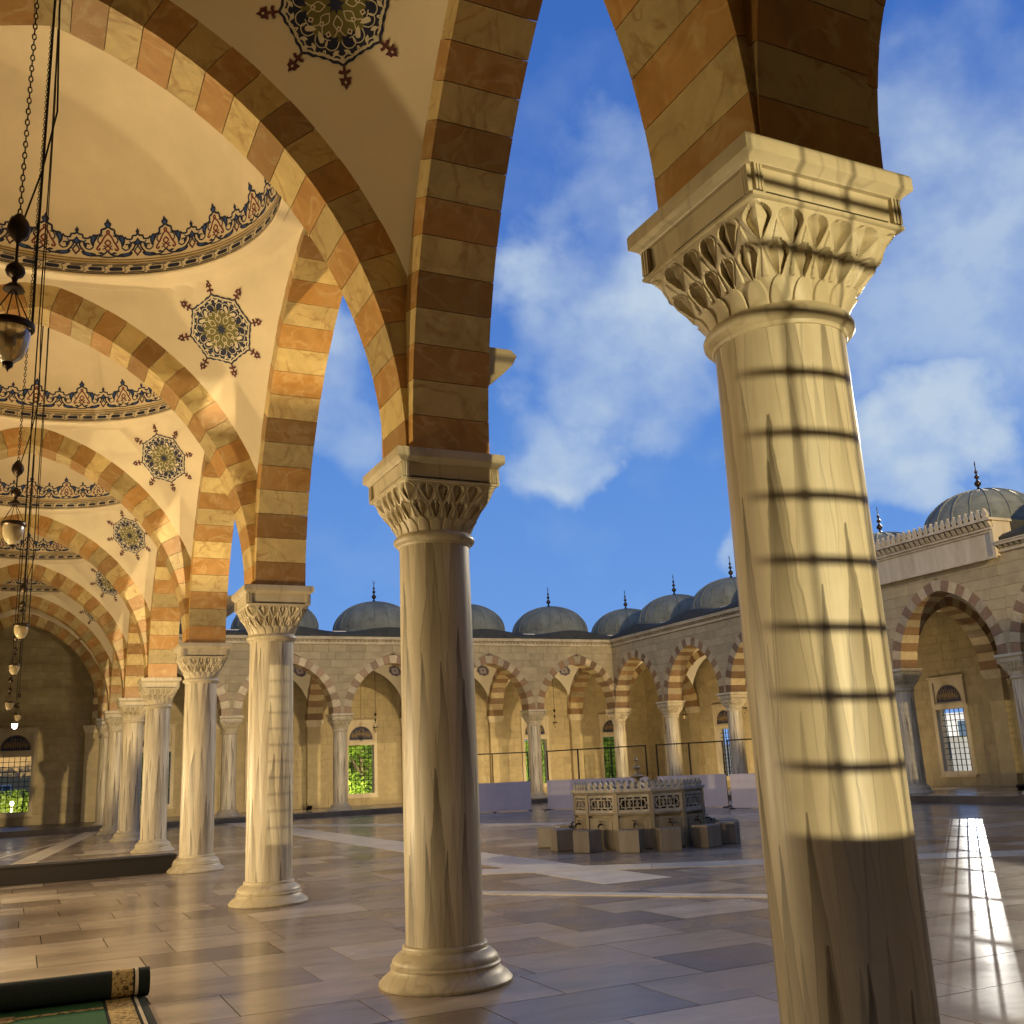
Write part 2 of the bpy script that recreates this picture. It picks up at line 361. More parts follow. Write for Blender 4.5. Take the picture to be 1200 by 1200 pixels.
# ------------------------------------------------------------------ survey constants
SP = 4.45                        # springing height of every arch
XR = 3.31                        # near row of columns
YC = [3.67, 8.48, 15.25, 21.9, 29.2, 35.9, 41.9, 46.5]
CX = -.15                        # axis of the near gallery
XB = 2 * CX - XR                 # back piers of the near gallery
YF = 46.5; YW = 51.4             # far arcade, its back wall
XC = [3.31 + 4.98 * i for i in range(6)]      # far arcade columns, last is the corner
XRR = XC[5]                      # right arcade
XW = XRR + 4.9                   # right back wall
YR = [46.5 - 4.87 * i for i in range(7)]
YN = -1.13                       # wall of the near wing, behind the camera
PL = .2                          # platform of the far galleries

# ------------------------------------------------------------------ ground
g = MB(); g.box((-300, -300, -.6), (300, 300, -.12)); struct(g.obj('ground', M['lawn']))
g = MB(); g.box((-4.4, YN - .6, -.12), (XW + .5, YW + .5, -.014)); bed = struct(g.obj('courtyard_floor', M['joint']))
class Grow: pass
def slab_rows():
    out = []
    y = YN; row = 0
    widths = [.80, .92, .84, .88]
    while y < YF - 1.65:
        d = widths[row % 4]; x = -3.6 + (row * .61) % 1.3 - 1.3
        while x < XRR - 1.6:
            w = random.choice((1.15, 1.3, 1.3, 1.4))
            x0 = max(x, -3.6); x1 = min(x + w, XRR - 1.6)
            if x1 - x0 > .2: out.append((x0, x1, y, min(y + d, YF - 1.65)))
            x += w
        y += d; row += 1
    return out
rows = slab_rows()
def inband(x, y):
    if 7.75 < x < 9.0 and y > 11: return True
    for (ax, ay, bx, by, hw) in ((6.2, 17.4, 17.5, 10.2, .62), (8.3, 9.4, 5.8, 20, .0)):
        dx, dy = bx - ax, by - ay; L = math.hypot(dx, dy); t = ((x - ax) * dx + (y - ay) * dy) / L
        if hw and abs((x - ax) * dy - (y - ay) * dx) / L < hw and 0 < t < L: return True
    if 3.9 < x < 4.5: return None
    return False
near = sorted([r for r in rows if (r[1] > -1 and r[0] < r[3] * 1.45 + .6 and r[3] > 4.2)], key=lambda r: math.hypot((r[0] + r[1]) / 2, (r[2] + r[3]) / 2))[:295]
ns = set(near)
unit = MB(); e = .0055; b2 = .006
vs = [(0, 0, -1), (1, 0, -1), (1, 1, -1), (0, 1, -1), (0, 0, 0), (1, 0, 0), (1, 1, 0), (0, 1, 0)]
unit.add(vs, [(4, 5, 6, 7), (0, 1, 5, 4), (1, 2, 6, 5), (2, 3, 7, 6), (3, 0, 4, 7)]); UNIT = unit.mesh('slab', M['slab'])
for (x0, x1, y0, y1) in near:
    o = inst('slab', UNIT, bed, (x0 + e, y0 + e, -.001 - random.random() * .0008), (rad(random.uniform(-.06, .06)), rad(random.uniform(-.05, .05)), 0), (x1 - x0 - 2 * e, y1 - y0 - 2 * e, .012))
g = MB(); tones = []
for r in rows:
    if r in ns: continue
    x0, x1, y0, y1 = r; t = random.random(); cx, cy = (x0 + x1) / 2, (y0 + y1) / 2
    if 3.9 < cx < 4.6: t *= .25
    zz = [-.001 - random.random() * .0012 for _ in range(4)]
    q = [(x0 + e, y0 + e), (x1 - e, y0 + e), (x1 - e, y1 - e), (x0 + e, y1 - e)]
    g.add([(a, b, z) for (a, b), z in zip(q, zz)] + [(a, b, -.012) for a, b in q], [(0, 1, 2, 3), (4, 5, 1, 0), (5, 6, 2, 1), (6, 7, 3, 2), (7, 4, 0, 3)]); tones += [t] * 8
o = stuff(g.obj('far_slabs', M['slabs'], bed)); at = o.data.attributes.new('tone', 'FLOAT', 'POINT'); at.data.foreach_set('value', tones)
# pale marble bands let into the paving; gallery light patches laid the same way
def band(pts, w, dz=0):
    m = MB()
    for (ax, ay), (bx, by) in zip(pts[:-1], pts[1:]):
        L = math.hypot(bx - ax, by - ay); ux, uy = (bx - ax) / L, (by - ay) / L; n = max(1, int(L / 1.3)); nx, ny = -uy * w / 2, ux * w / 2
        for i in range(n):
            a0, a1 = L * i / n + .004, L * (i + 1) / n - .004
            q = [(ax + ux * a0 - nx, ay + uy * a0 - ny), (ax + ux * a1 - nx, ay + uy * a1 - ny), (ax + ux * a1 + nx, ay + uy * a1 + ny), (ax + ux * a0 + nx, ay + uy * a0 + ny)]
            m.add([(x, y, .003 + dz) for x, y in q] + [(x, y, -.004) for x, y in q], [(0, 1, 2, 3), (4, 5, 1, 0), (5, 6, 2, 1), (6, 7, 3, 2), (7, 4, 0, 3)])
    return stuff(m.obj('pale_band', M['paletone'], bed))
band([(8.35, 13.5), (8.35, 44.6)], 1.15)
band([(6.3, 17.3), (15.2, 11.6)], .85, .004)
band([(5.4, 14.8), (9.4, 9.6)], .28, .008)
band([(.25, 28.2), (2.9, 45.5)], .55)  # patch of light on the gallery floor, painted as a pale band
band([(-.5, 30.5), (2.85, 43)], .12, .004)  # thin streak of light beside it, also put into the floor colour
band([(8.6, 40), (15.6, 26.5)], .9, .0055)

# platform steps of the far and right galleries
g = MB(); g.box((-3.9, YF - 1.6, 0), (XRR - 1.6, YW, PL)); g.box((XRR - 1.6, YN, 0), (XW, YW, PL)); struct(g.obj('gallery_platform', M['riser']))
g = MB()
y = YF - 1.6
for i in range(26):
    x = 3.9 + i * .96
    if x > XRR - 1.7: break
    for j in range(5): g.box((x + .004, y + .02 + j * 1.3, PL), (x + .952, y + 1.31 + j * 1.3, PL + .012))
for i in range(40):
    yy = 4 + i * 1.05
    if yy > YF + 3.5: break
    for j in range(5): g.box((XRR - 1.58 + j * 1.28, yy + .004, PL), (XRR - .31 + j * 1.28, yy + 1.04, PL + .012))
o = stuff(g.obj('platform_slabs', M['slabs'], bed)); at = o.data.attributes.new('tone', 'FLOAT', 'POINT')
at.data.foreach_set('value', [t for _ in range(len(g.v) // 8) for t in [random.random()] * 8])

# ------------------------------------------------------------------ columns
def smooth(a, b, x): t = max(0, min(1, (x - a) / (b - a))); return t * t * (3 - 2 * t)
def capital_mesh(nf, nv, name='capital'):
    """carved capital: round below, square above, two tiers of pointed leaves"""
    m = MB(); P = 5; nt = 4 * nf; z0, z1 = 3.75, 4.165
    prof = []
    for j in range(nv + 1):
        v = j / nv; z = z0 + (z1 - z0) * v
        half = .318 + .108 * smooth(0, 1, v) ** 1.1 + .028 * v ** 3; n = 2 + 9 * v ** 1.4
        ring = []
        for i in range(nt):
            th = 2 * PI * i / nt + PI / 4; c, s_ = math.cos(th), math.sin(th)
            r = half / (abs(c) ** n + abs(s_) ** n) ** (1 / n)
            q = (i % nf) / nf * P; d = 0; D = .050
            def niche(x, t, wmax, dep):             # drop-shaped hollow, pointed below, round above, sharp middle rib
                if not 0 < t < 1: return 0
                wd = wmax * (t / .68) ** .8 if t < .68 else wmax * math.sqrt(max(0, 1 - ((t - .68) / .32) ** 2))
                if wd < .02: return 0
                xa = abs(x) / wd; k = smooth(0, .10, 1 - xa)
                return -dep * k * (.12 + .88 * xa) * min(1, wd / wmax * 1.6) + (.010 * math.exp(-((xa - 1.08) / .12) ** 2) if xa >= .95 else 0)
            xl = (q % 1) * 2 - 1; xs = ((q + .5) % 1) * 2 - 1
            d += niche(xs, (v - .60) / .36, .74, D)
            d += niche(xl, (v - .27) / .36, .70, D)
            # lobes at the foot : ogee outlines standing proud
            if v < .30:
                t = v / .30; wl = math.sqrt(max(0, 1 - t ** 2.2)); k = smooth(0, .14, wl - abs(xl)); d += .016 * k * (1 - .25 * xl * xl)
            elif v < .62:                           # small pointed leaves between the lower hollows
                t = (v - .22) / .40; k = smooth(0, .12, .34 * (1 - t) - abs(xs)); d += .012 * k
            if .58 < v < .84:
                t = (v - .58) / .26; k = smooth(0, .12, .42 * (1 - t) - abs(xl)); d += .012 * k
            cd = abs(((i % nf) / nf) * 2 - 1)
            if cd > .86: d += .018 * smooth(.86, 1, cd) * math.sin(PI * (v * 2.4 % 1)) * v
            r += d; ring.append((r * c, r * s_, z))
        prof.append(ring)
    vs = [p for r in prof for p in r]
    m.add(vs, [(j * nt + i, j * nt + (i + 1) % nt, (j + 1) * nt + (i + 1) % nt, (j + 1) * nt + i) for j in range(nv) for i in range(nt)])
    def sq(h, z): return [(h, -h, z), (h, h, z), (-h, h, z), (-h, -h, z)]
    lv = [(.455, 4.160), (.466, 4.168), (.466, 4.184), (.440, 4.188), (.448, 4.325), (.468, 4.329), (.474, 4.340), (.505, 4.362), (.512, 4.368), (.512, SP - .012), (.506, SP - .004), (.506, SP)]
    vs = [p for h, z in lv for p in sq(h, z)]
    fs = [(j * 4 + i, j * 4 + (i + 1) % 4, (j + 1) * 4 + (i + 1) % 4, (j + 1) * 4 + i) for j in range(len(lv) - 1) for i in range(4)]
    fs += [(3, 2, 1, 0), tuple(len(lv) * 4 - 4 + k for k in range(4))]
    m.add(vs, fs)
    for a in range(4):                                   # sunk panel frames and fluted corner blocks
        R = Matrix.Rotation(a * PI / 2, 3, 'Z')
        for sx in (-1, 1):
            for k in range(3):
                x = sx * (.405 + k * .019); y0, y1 = -.470 - .002 * k, -.44
                b = MB(); b.box((x - .0065, y0, 4.190), (x + .0065, y1, 4.326)); m.add([R @ Vector(p) for p in b.v], b.f)
            b = MB(); b.box((-.375, -.452, 4.190), (.375, -.42, 4.202)); m.add([R @ Vector(p) for p in b.v], b.f)
    me = m.mesh(name, M['capital'], True); return me
def lathe_mesh(name, prof, n, mat):
    m = MB(); m.lathe(prof, n); return m.mesh(name, mat, True)
HI = capital_mesh(170, 96); LO = capital_mesh(70, 34)
ASTR = [(.30, 3.650), (.325, 3.655), (.331, 3.664), (.333, 3.674), (.352, 3.684), (.368, 3.702), (.370, 3.722), (.360, 3.740), (.345, 3.750), (.340, 3.762), (.30, 3.765)]
SHAFT = [(.326, .30), (.327, .8), (.326, 1.6), (.323, 2.4), (.320, 3.1), (.317, 3.5), (.317, 3.66)]
BASE = [(0, 0), (.545, 0), (.552, .010), (.552, .026), (.540, .040), (.522, .060), (.496, .078), (.468, .100), (.452, .124), (.448, .136), (.456, .141), (.459, .152), (.452, .162), (.440, .167),
        (.442, .178), (.438, .196), (.424, .216), (.402, .236), (.380, .250), (.362, .258), (.356, .262), (.352, .268), (.354, .274), (.354, .300), (.350, .306), (.340, .310), (.326, .312), (0, .312)]
def col_meshes(n, hi):
    return (lathe_mesh('base', BASE, n, M['capital']), lathe_mesh('shaft', SHAFT, n, M['shaft']), lathe_mesh('astragal', ASTR, n, M['capital']), HI if hi else LO)
CH = col_meshes(96, True); CL = col_meshes(40, False)
def column(x, y, label, hi=False, z=0, group='marble columns around the courtyard', corbel=None):
    t = thing('marble_column', label, 'column', (x, y, z), 0, group)
    b, s_, a, c = CH if hi else CL
    kz = (SP - z) / SP if z else 1
    inst('base', b, t); inst('shaft', s_, t, sc=(1, 1, kz) if z else (1, 1, 1), rot=(0, 0, random.uniform(0, 6)))
    for me, nm in ((a, 'astragal'), (c, 'capital')): inst(nm, me, t, (0, 0, -z))
    return t
NG = 'marble columns of the near gallery'
NL = ['huge veined marble column nearest the camera with barred window shadows on its upper half', 'large veined marble column standing alone at picture centre, whole round base in view',
      'pale marble column third from the right in the receding row', 'marble column standing directly right of the end of the low dark bench', 'marble column just beyond the low dark bench, bright window slit behind its right side',
      'slim marble column second beyond the low dark bench', 'slender marble column third beyond the low dark bench', 'farthest slender marble column of the near gallery beside the end wall pilaster']
for i, y in enumerate(YC): column(XR, y, NL[i], i < 3, 0, NG)
FG = 'marble columns of the far arcade'
FL = {1: 'far arcade column seen between the two columns left of centre', 2: 'far arcade column left of the bright green window', 3: 'far arcade column mostly hidden behind the central column', 4: 'far arcade column behind the lilac boards left of the fountain'}
for i in range(1, 5): column(XC[i], YF, FL[i], False, PL, FG)
RG = 'marble columns of the right arcade'
RL = ['corner column where far and right arcades meet', 'right arcade column just right of the fountain finial', 'right arcade column above the last lilac board left of the huge column', 'right arcade column hidden behind the huge near column', 'column on the left side of the raised entrance bay', 'column at the right edge of the photo, right side of the raised entrance bay', 'column of the right arcade beyond the right picture edge']
for i in range(7): column(XRR, YR[i], RL[i], False, PL, RG)
column(XR + 4.94, 3.67, 'column of the near wing beyond the right picture edge', False, 0)

# ------------------------------------------------------------------ arches
def arch_params(half, R): a = R - half; return dict(s=half, R=R, a=a)
def ext_half(A, t, z):                 # half width of the extrados at height z above springing
    r = A['R'] + t
    return math.sqrt(r * r - z * z) - A['a'] if z < math.sqrt(max(0, r * r - A['a'] ** 2)) else 0
VCACHE = {}
def vouss_meshes(key, A, t, d, n):
    if key in VCACHE: return VCACHE[key]
    R, a = A['R'], A['a']; thm = math.acos(a / R); tk = thm * .5 / (n + .5) ; th1 = thm - tk
    out = []; g = .0035
    for k in range(n):
        t0, t1 = th1 * k / n, th1 * (k + 1) / n
        for sgn in (1, -1):
            pr = []
            for rr in (R, R + t):
                ga = g / rr / 1; pr.append([(sgn * (rr * math.cos(t0 + ga + (t1 - t0 - 2 * ga) * q / 2) - a), rr * math.sin(t0 + ga + (t1 - t0 - 2 * ga) * q / 2)) for q in range(3)])
            poly = pr[0] + pr[1][::-1]
            m = MB(); dd = d / 2 - (.002 if k % 2 else 0)
            m.prism(poly, lambda u, z: (u, -dd, z), lambda u, z: (u, dd, z)); me = m.mesh('voussoir', M['cream']); recalc(me); out.append((me, k % 2))
    ga = g / R
    p = [(R * math.cos(th1 + ga) - a, R * math.sin(th1 + ga)), (0, R * math.sin(thm))]; q = [((R + t) * math.cos(th1 + ga) - a, (R + t) * math.sin(th1 + ga)), (0, math.sqrt((R + t) ** 2 - a * a))]
    poly = [p[0], p[1], (-p[0][0], p[0][1]), (-q[0][0], q[0][1]), q[1], q[0]]
    m = MB(); dd = d / 2 + .001; m.prism(poly, lambda u, z: (u, -dd, z), lambda u, z: (u, dd, z)); me = m.mesh('keystone', M['cream']); recalc(me); out.append((me, n % 2))
    VCACHE[key] = []
    for me, par in out: VCACHE[key].append((me, par, me.name.startswith('key')))
    return VCACHE[key]
VM = {}
def arch(key, A, t, d, n, x, y, rz, label, mats=('red', 'cream'), group=None):
    th = thing('striped_arch', label, 'arch', (x, y, SP), rz, group)
    for i, (me, par, ks) in enumerate(vouss_meshes(key, A, t, d, n)):
        k2 = (key, i, mats)
        if k2 not in VM:
            c = me if not me.users else me.copy(); c.materials.clear(); c.materials.append(M[mats[par]]); VM[k2] = c
        inst('keystone' if ks else 'voussoir', VM[k2], th)
    return th
AT = arch_params(3.10, 4.10)                       # transverse arches of the near gallery
LA = []                                            # longitudinal arches, one per bay
for i in range(7):
    b = YC[i + 1] - YC[i]; half = (b - .85) / 2
    R = half + (3.37 if b < 5 else 1.59 if b < 7.1 else 1.45)
    LA.append(arch_params(half, R))
AF = arch_params(2.065, 2.33); ARR = arch_params((4.87 - .85) / 2, 2.45); AG = arch_params((4.9 - .85) / 2, 2.31)
tl = ['striped arch springing left from the capital of the huge near column', 'great striped arch sweeping from the central column over the top left corner', 'second great cross arch, springing from the column left of centre',
      'third cross arch of the vaulted gallery, below the second medallion', 'fourth cross arch of the vaulted gallery', 'fifth cross arch of the vaulted gallery', 'sixth cross arch near the end of the gallery', 'last cross arch in front of the dark end wall']
GT = 'striped cross arches of the near gallery'; GL = 'striped arches of the near colonnade'
for i, y in enumerate(YC): arch('T' if i else 'T0', AT, .4, .62 if i else .82, 17, CX, y, 0, tl[i], group=GT)
ll = ['tall narrow striped arch framing the sky between the huge column and the central column', 'striped arch framing sky between the central column and the column left of it', 'striped arch of the colonnade framing a sliver of sky above the third capital from centre',
      'colonnade arch above the low dark bench', 'colonnade arch beyond the low dark bench, nearly edge on', 'colonnade arch third from the end wall', 'last narrow colonnade arch beside the end wall']
for i in range(7): arch('L%d' % i, LA[i], .3, .74, 14 if i in (0, 6) else 15, XR + .03, (YC[i] + YC[i + 1]) / 2, PI / 2, ll[i], group=GL)
ANW = arch_params((4.8 - .85) / 2, (4.8 - .85) / 2 + 1.3); ANX = arch_params((4.8 - .85) / 2 + .04, (4.8 - .85) / 2 + 1.34)
arch('NW', ANW, .36, .70, 13, XR + .01, 1.27, PI / 2, 'dark striped arch rising from the huge column toward the camera')
arch('NX', ANX, .36, .80, 13, XR + 2.47, 3.67, 0, 'dark striped arch springing right from the huge column out of the picture')
arch('E7', arch_params((4.9 - .85) / 2, 2.31), .36, .80, 10, XR, YF + 2.47, PI / 2, 'striped arch joining the last gallery column to the end wall', ('redp', 'creamp'))
GF = 'striped arches of the far arcade'
fl = ['far arcade arch seen behind the columns left of centre', 'far arcade arch with its left half behind the third column', 'far arcade arch over the bright green window', 'far arcade arch partly behind the central column', 'far arcade arch next to the right corner of the courtyard']
for i in range(5): arch('F', AF, .37, .80, 11, (XC[i] + XC[i + 1]) / 2, YF, 0, fl[i], ('redp', 'creamp'), GF)
GR = 'striped arches of the right arcade'
rl = ['right arcade arch next to the courtyard corner', 'second arch of the right arcade counted from the corner', 'third right arcade arch, cut off by the huge near column', 'right arcade arch hidden behind the huge near column', 'dark striped arch of the raised entrance bay', 'right arcade arch at the right picture edge']
for i in range(6): arch('R', ARR, .37, .80, 11, XRR, (YR[i] + YR[i + 1]) / 2, PI / 2, rl[i], ('redp', 'creamp'), GR)
GI = 'inner striped arches of the far and right galleries'
for i in range(1, 6): arch('G', AG, .36, .78, 10, XC[i], (YF + YW) / 2, PI / 2, 'inner arch running back from ' + ['the far column between the two left columns', 'the far column by the green window', 'the far column behind the central one', 'the far column left of the fountain', 'the corner column to the far wall'][i - 1], ('redp', 'creamp'), GI)
for i in range(7): arch('G', AG, .36, .78, 10, (XRR + XW) / 2, YR[i], 0, 'inner arch running back from ' + ['the corner column to the right wall', 'the right column beside the fountain finial', 'the right column above the last lilac board', 'the hidden right column', 'the left column of the raised entrance bay', 'the right column of the raised entrance bay', 'the outermost right column'][i], ('redp', 'creamp'), GI)

# ------------------------------------------------------------------ walls above the arcades
STONE_BUDGET = {}
def blocks(parent, cells, mapf, name, mat, thick, limit, key=None):
    """cells: quads (u0,u1,u0t,u1t,z0,z1); the largest 'limit' become single stones, the rest one part"""
    cells = sorted(cells, key=lambda c: -(key(c) if key else 1)); rest = MB()
    for i, (a0, a1, b0, b1, z0, z1) in enumerate(cells):
        g = .004; w = random.uniform(-.004, .006)
        pts = [(a0 + g, z0 + g), (a1 - g, z0 + g), (b1 - g, z1 - g), (b0 + g, z1 - g)]
        if pts[1][0] - pts[0][0] < .02 and pts[2][0] - pts[3][0] < .02: continue
        f0 = [mapf(u, -.02, z) for u, z in pts]; f1 = [mapf(u, thick + w, z) for u, z in pts]
        if i < limit:
            m = MB(); m.add(f0 + f1, [(4, 5, 6, 7), (0, 1, 5, 4), (1, 2, 6, 5), (2, 3, 7, 6), (3, 0, 4, 7)])
            o = m.obj(name, mat, parent); recalc(o.data)
        else: rest.add(f0 + f1, [(4, 5, 6, 7), (0, 1, 5, 4), (1, 2, 6, 5), (2, 3, 7, 6), (3, 0, 4, 7)])
    if rest.v: o = stuff(rest.obj(name + '_courses', mat, parent)); recalc(o.data)
def course_cells(u0, u1, z0, z1, h, wmin, wmax, holes):
    """running-bond cells between u0..u1, clipped against holes: list of fn(z)->[(h0,h1),..]"""
    out = []; n = max(1, round((z1 - z0) / h)); rnd = random.Random(int(u0 * 100 + z0 * 7 + u1))
    for j in range(n):
        a, b = z0 + (z1 - z0) * j / n, z0 + (z1 - z0) * (j + 1) / n
        lo, hi = holes(a), holes(b)
        free = []; pl, ph = u0, u0
        for (l0, l1), (h0, h1) in zip(lo, hi):
            free.append((pl, l0, ph, h0)); pl, ph = l1, h1
        free.append((pl, u1, ph, u1))
        for fa, fb, ga, gb in free:
            if fb - fa < .03 and gb - ga < .03: continue
            L = max(fb, gb) - min(fa, ga); cuts = []; x = min(fa, ga) + rnd.uniform(.25, 1) * wmin
            while x < max(fb, gb) - wmin * .5: cuts.append(x); x += rnd.uniform(wmin, wmax)
            cuts = [c for c in cuts if max(fa, ga) + .12 < c < min(fb, gb) - .12]
            eb = [(fa, ga)] + [(c, c) for c in cuts] + [(fb, gb)]
            for (p, q), (r, s_) in zip(eb[:-1], eb[1:]): out.append((p, r, q, s_, a, b))
    return out
def spandrel(name, label, arches, u0, u1, ztop, mapf, th=.35, stone=None, limit=300, side=1, mat='mortar', group=None):
    """arches: list of (centre u, params, ring t). mapf(u,w,z) -> world ; w is depth"""
    t = thing(name, label, 'wall', (0, 0, 0), 0, group)
    m = MB(); n = 26
    for c, A, rt in arches: pass
    zs = [i / 22 for i in range(23)]
    def holes(z, eps=.02):
        hs = []
        for c, A, rt in arches:
            e = ext_half(A, rt - eps, max(0, z - SP)); hs.append((c - e, c + e))
        return hs
    zz = [SP + (ztop - SP) * k / 30 for k in range(31)]
    for a, b in zip(zz[:-1], zz[1:]):
        lo, hi = holes(a), holes(b); pl = ph = u0
        for (l0, l1), (h0, h1) in list(zip(lo, hi)) + [((u1, u1), (u1, u1))]:
            if l0 - pl > .001 or h0 - ph > .001:
                q = [(pl, a), (max(l0, pl), a), (max(h0, ph), b), (ph, b)]
                m.add([mapf(u, -th, z) for u, z in q] + [mapf(u, th, z) for u, z in q], [(0, 1, 2, 3), (7, 6, 5, 4), (1, 5, 6, 2), (0, 3, 7, 4)])
            pl, ph = l1, h1
    o = m.obj('wall_core', M[mat], t); recalc(o.data)
    if stone:
        cells = course_cells(u0, u1, SP, ztop, .36, .55, 1.05, lambda z: holes(z, .0))
        blocks(t, cells, lambda u, w, z: mapf(u, side * (th + w), z), 'stone', M['ashlar'], .045, limit)
    return t
ZC = 7.62            # underside of the court cornice
spandrel('arcade_wall', 'upper wall of the near colonnade above its striped arches', [((YC[i] + YC[i + 1]) / 2, LA[i], .3) for i in range(7)] + [(YF + 2.47, AG, .36)], YC[0], YW, 9.4, lambda u, w, z: (XR + .03 + w, u, z), mat='mortar', th=.31)
for i, y in enumerate(YC):
    spandrel('arch_wall', 'masonry over the ' + tl[i].replace('striped arch', 'arch').replace('great ', ''), [(CX, AT, .4)], XB, XR, 9.3, lambda u, w, z, y=y: (u, y + w, z), mat='plaster', th=.26)
spandrel('arcade_wall', 'stone wall above the arches of the far arcade under a pale cornice', [((XC[i] + XC[i + 1]) / 2, AF, .37) for i in range(5)], XC[0] + .4, XRR, ZC, lambda u, w, z: (u, YF + w, z), stone=True, side=-1)
spandrel('arcade_wall', 'stone wall above the arches of the right arcade with the raised entrance bay', [((YR[i] + YR[i + 1]) / 2, ARR, .37) for i in range(5, -1, -1)], YR[6] - 2, YF - .35, ZC, lambda u, w, z: (XRR + w, u, z), stone=True, side=-1)
spandrel('arcade_wall', 'wall above the near wing arch right of the huge column', [(XR + 2.47, ANW, .36)], XR, XR + 5.3, 9.2, lambda u, w, z: (u, 3.67 + w, z))
spandrel('arch_wall', 'masonry above the dark arch behind the huge column', [(1.27, ANW, .36)], YN, 3.67, 9.2, lambda u, w, z: (XR + w, u, z))
for i in range(1, 6): spandrel('arch_wall', 'masonry over the inner arch %s' % ['left of the green window bay', 'right of the green window bay', 'behind the central column', 'behind the lilac boards', 'at the courtyard corner'][i - 1], [((YF + YW) / 2, AG, .36)], YF, YW, 8.3, lambda u, w, z, x=XC[i]: (x + w, u, z), mat='plaster2', th=.33)
for i in range(1, 7): spandrel('arch_wall', 'masonry over the inner arch %s' % ['behind the fountain', 'right of the fountain', 'hidden by the huge column', 'left of the entrance bay', 'right of the entrance bay', 'beyond the picture edge'][i - 1], [((XRR + XW) / 2, AG, .36)], XRR, XW, 8.3, lambda u, w, z, y=YR[i]: (u, y + w, z), mat='plaster2', th=.33)

# ------------------------------------------------------------------ ornament painted on plaster
def stroke(m, pts, w, mapf, lay, mi):
    P = []
    for i, p in enumerate(pts):
        a = pts[max(0, i - 1)]; b = pts[min(len(pts) - 1, i + 1)]; dx, dy = b[0] - a[0], b[1] - a[1]; L = math.hypot(dx, dy) or 1
        P.append(((p[0] - dy / L * w / 2, p[1] + dx / L * w / 2), (p[0] + dy / L * w / 2, p[1] - dx / L * w / 2)))
    vs = [mapf(*q, lay) for pr in P for q in pr]; m.add(vs, [(2 * i, 2 * i + 1, 2 * i + 3, 2 * i + 2) for i in range(len(pts) - 1)], mi)
def curve(pts, n=5):
    out = []
    for i in range(len(pts) - 1):
        p0 = pts[max(0, i - 1)]; p1 = pts[i]; p2 = pts[i + 1]; p3 = pts[min(len(pts) - 1, i + 2)]
        for k in range(n):
            t = k / n; out.append(tuple(.5 * (2 * p1[j] + (p2[j] - p0[j]) * t + (2 * p0[j] - 5 * p1[j] + 4 * p2[j] - p3[j]) * t * t + (3 * p1[j] - p0[j] - 3 * p2[j] + p3[j]) * t ** 3) for j in (0, 1)))
    out.append(pts[-1]); return out
def blob(m, pts, mapf, lay, mi, smoothn=3):
    q = curve(list(pts) + [pts[0]], smoothn)[:-1] if smoothn > 1 else list(pts)
    cx = sum(p[0] for p in q) / len(q); cy = sum(p[1] for p in q) / len(q); n = len(q)
    m.add([mapf(cx, cy, lay)] + [mapf(*p, lay) for p in q], [(0, 1 + i, 1 + (i + 1) % n) for i in range(n)], mi)
PAINT = ['navy', 'paintcream', 'olive', 'maroon', 'redpaint', 'blue', 'goldline']
PM = [M[p] for p in PAINT]
M['lilac'] = mat_simple('lilac_paint', (.40, .36, .46), .7)
PM2 = [M[p] for p in ['navy', 'lilac', 'lilac', 'maroon', 'redpaint', 'blue', 'goldline']]
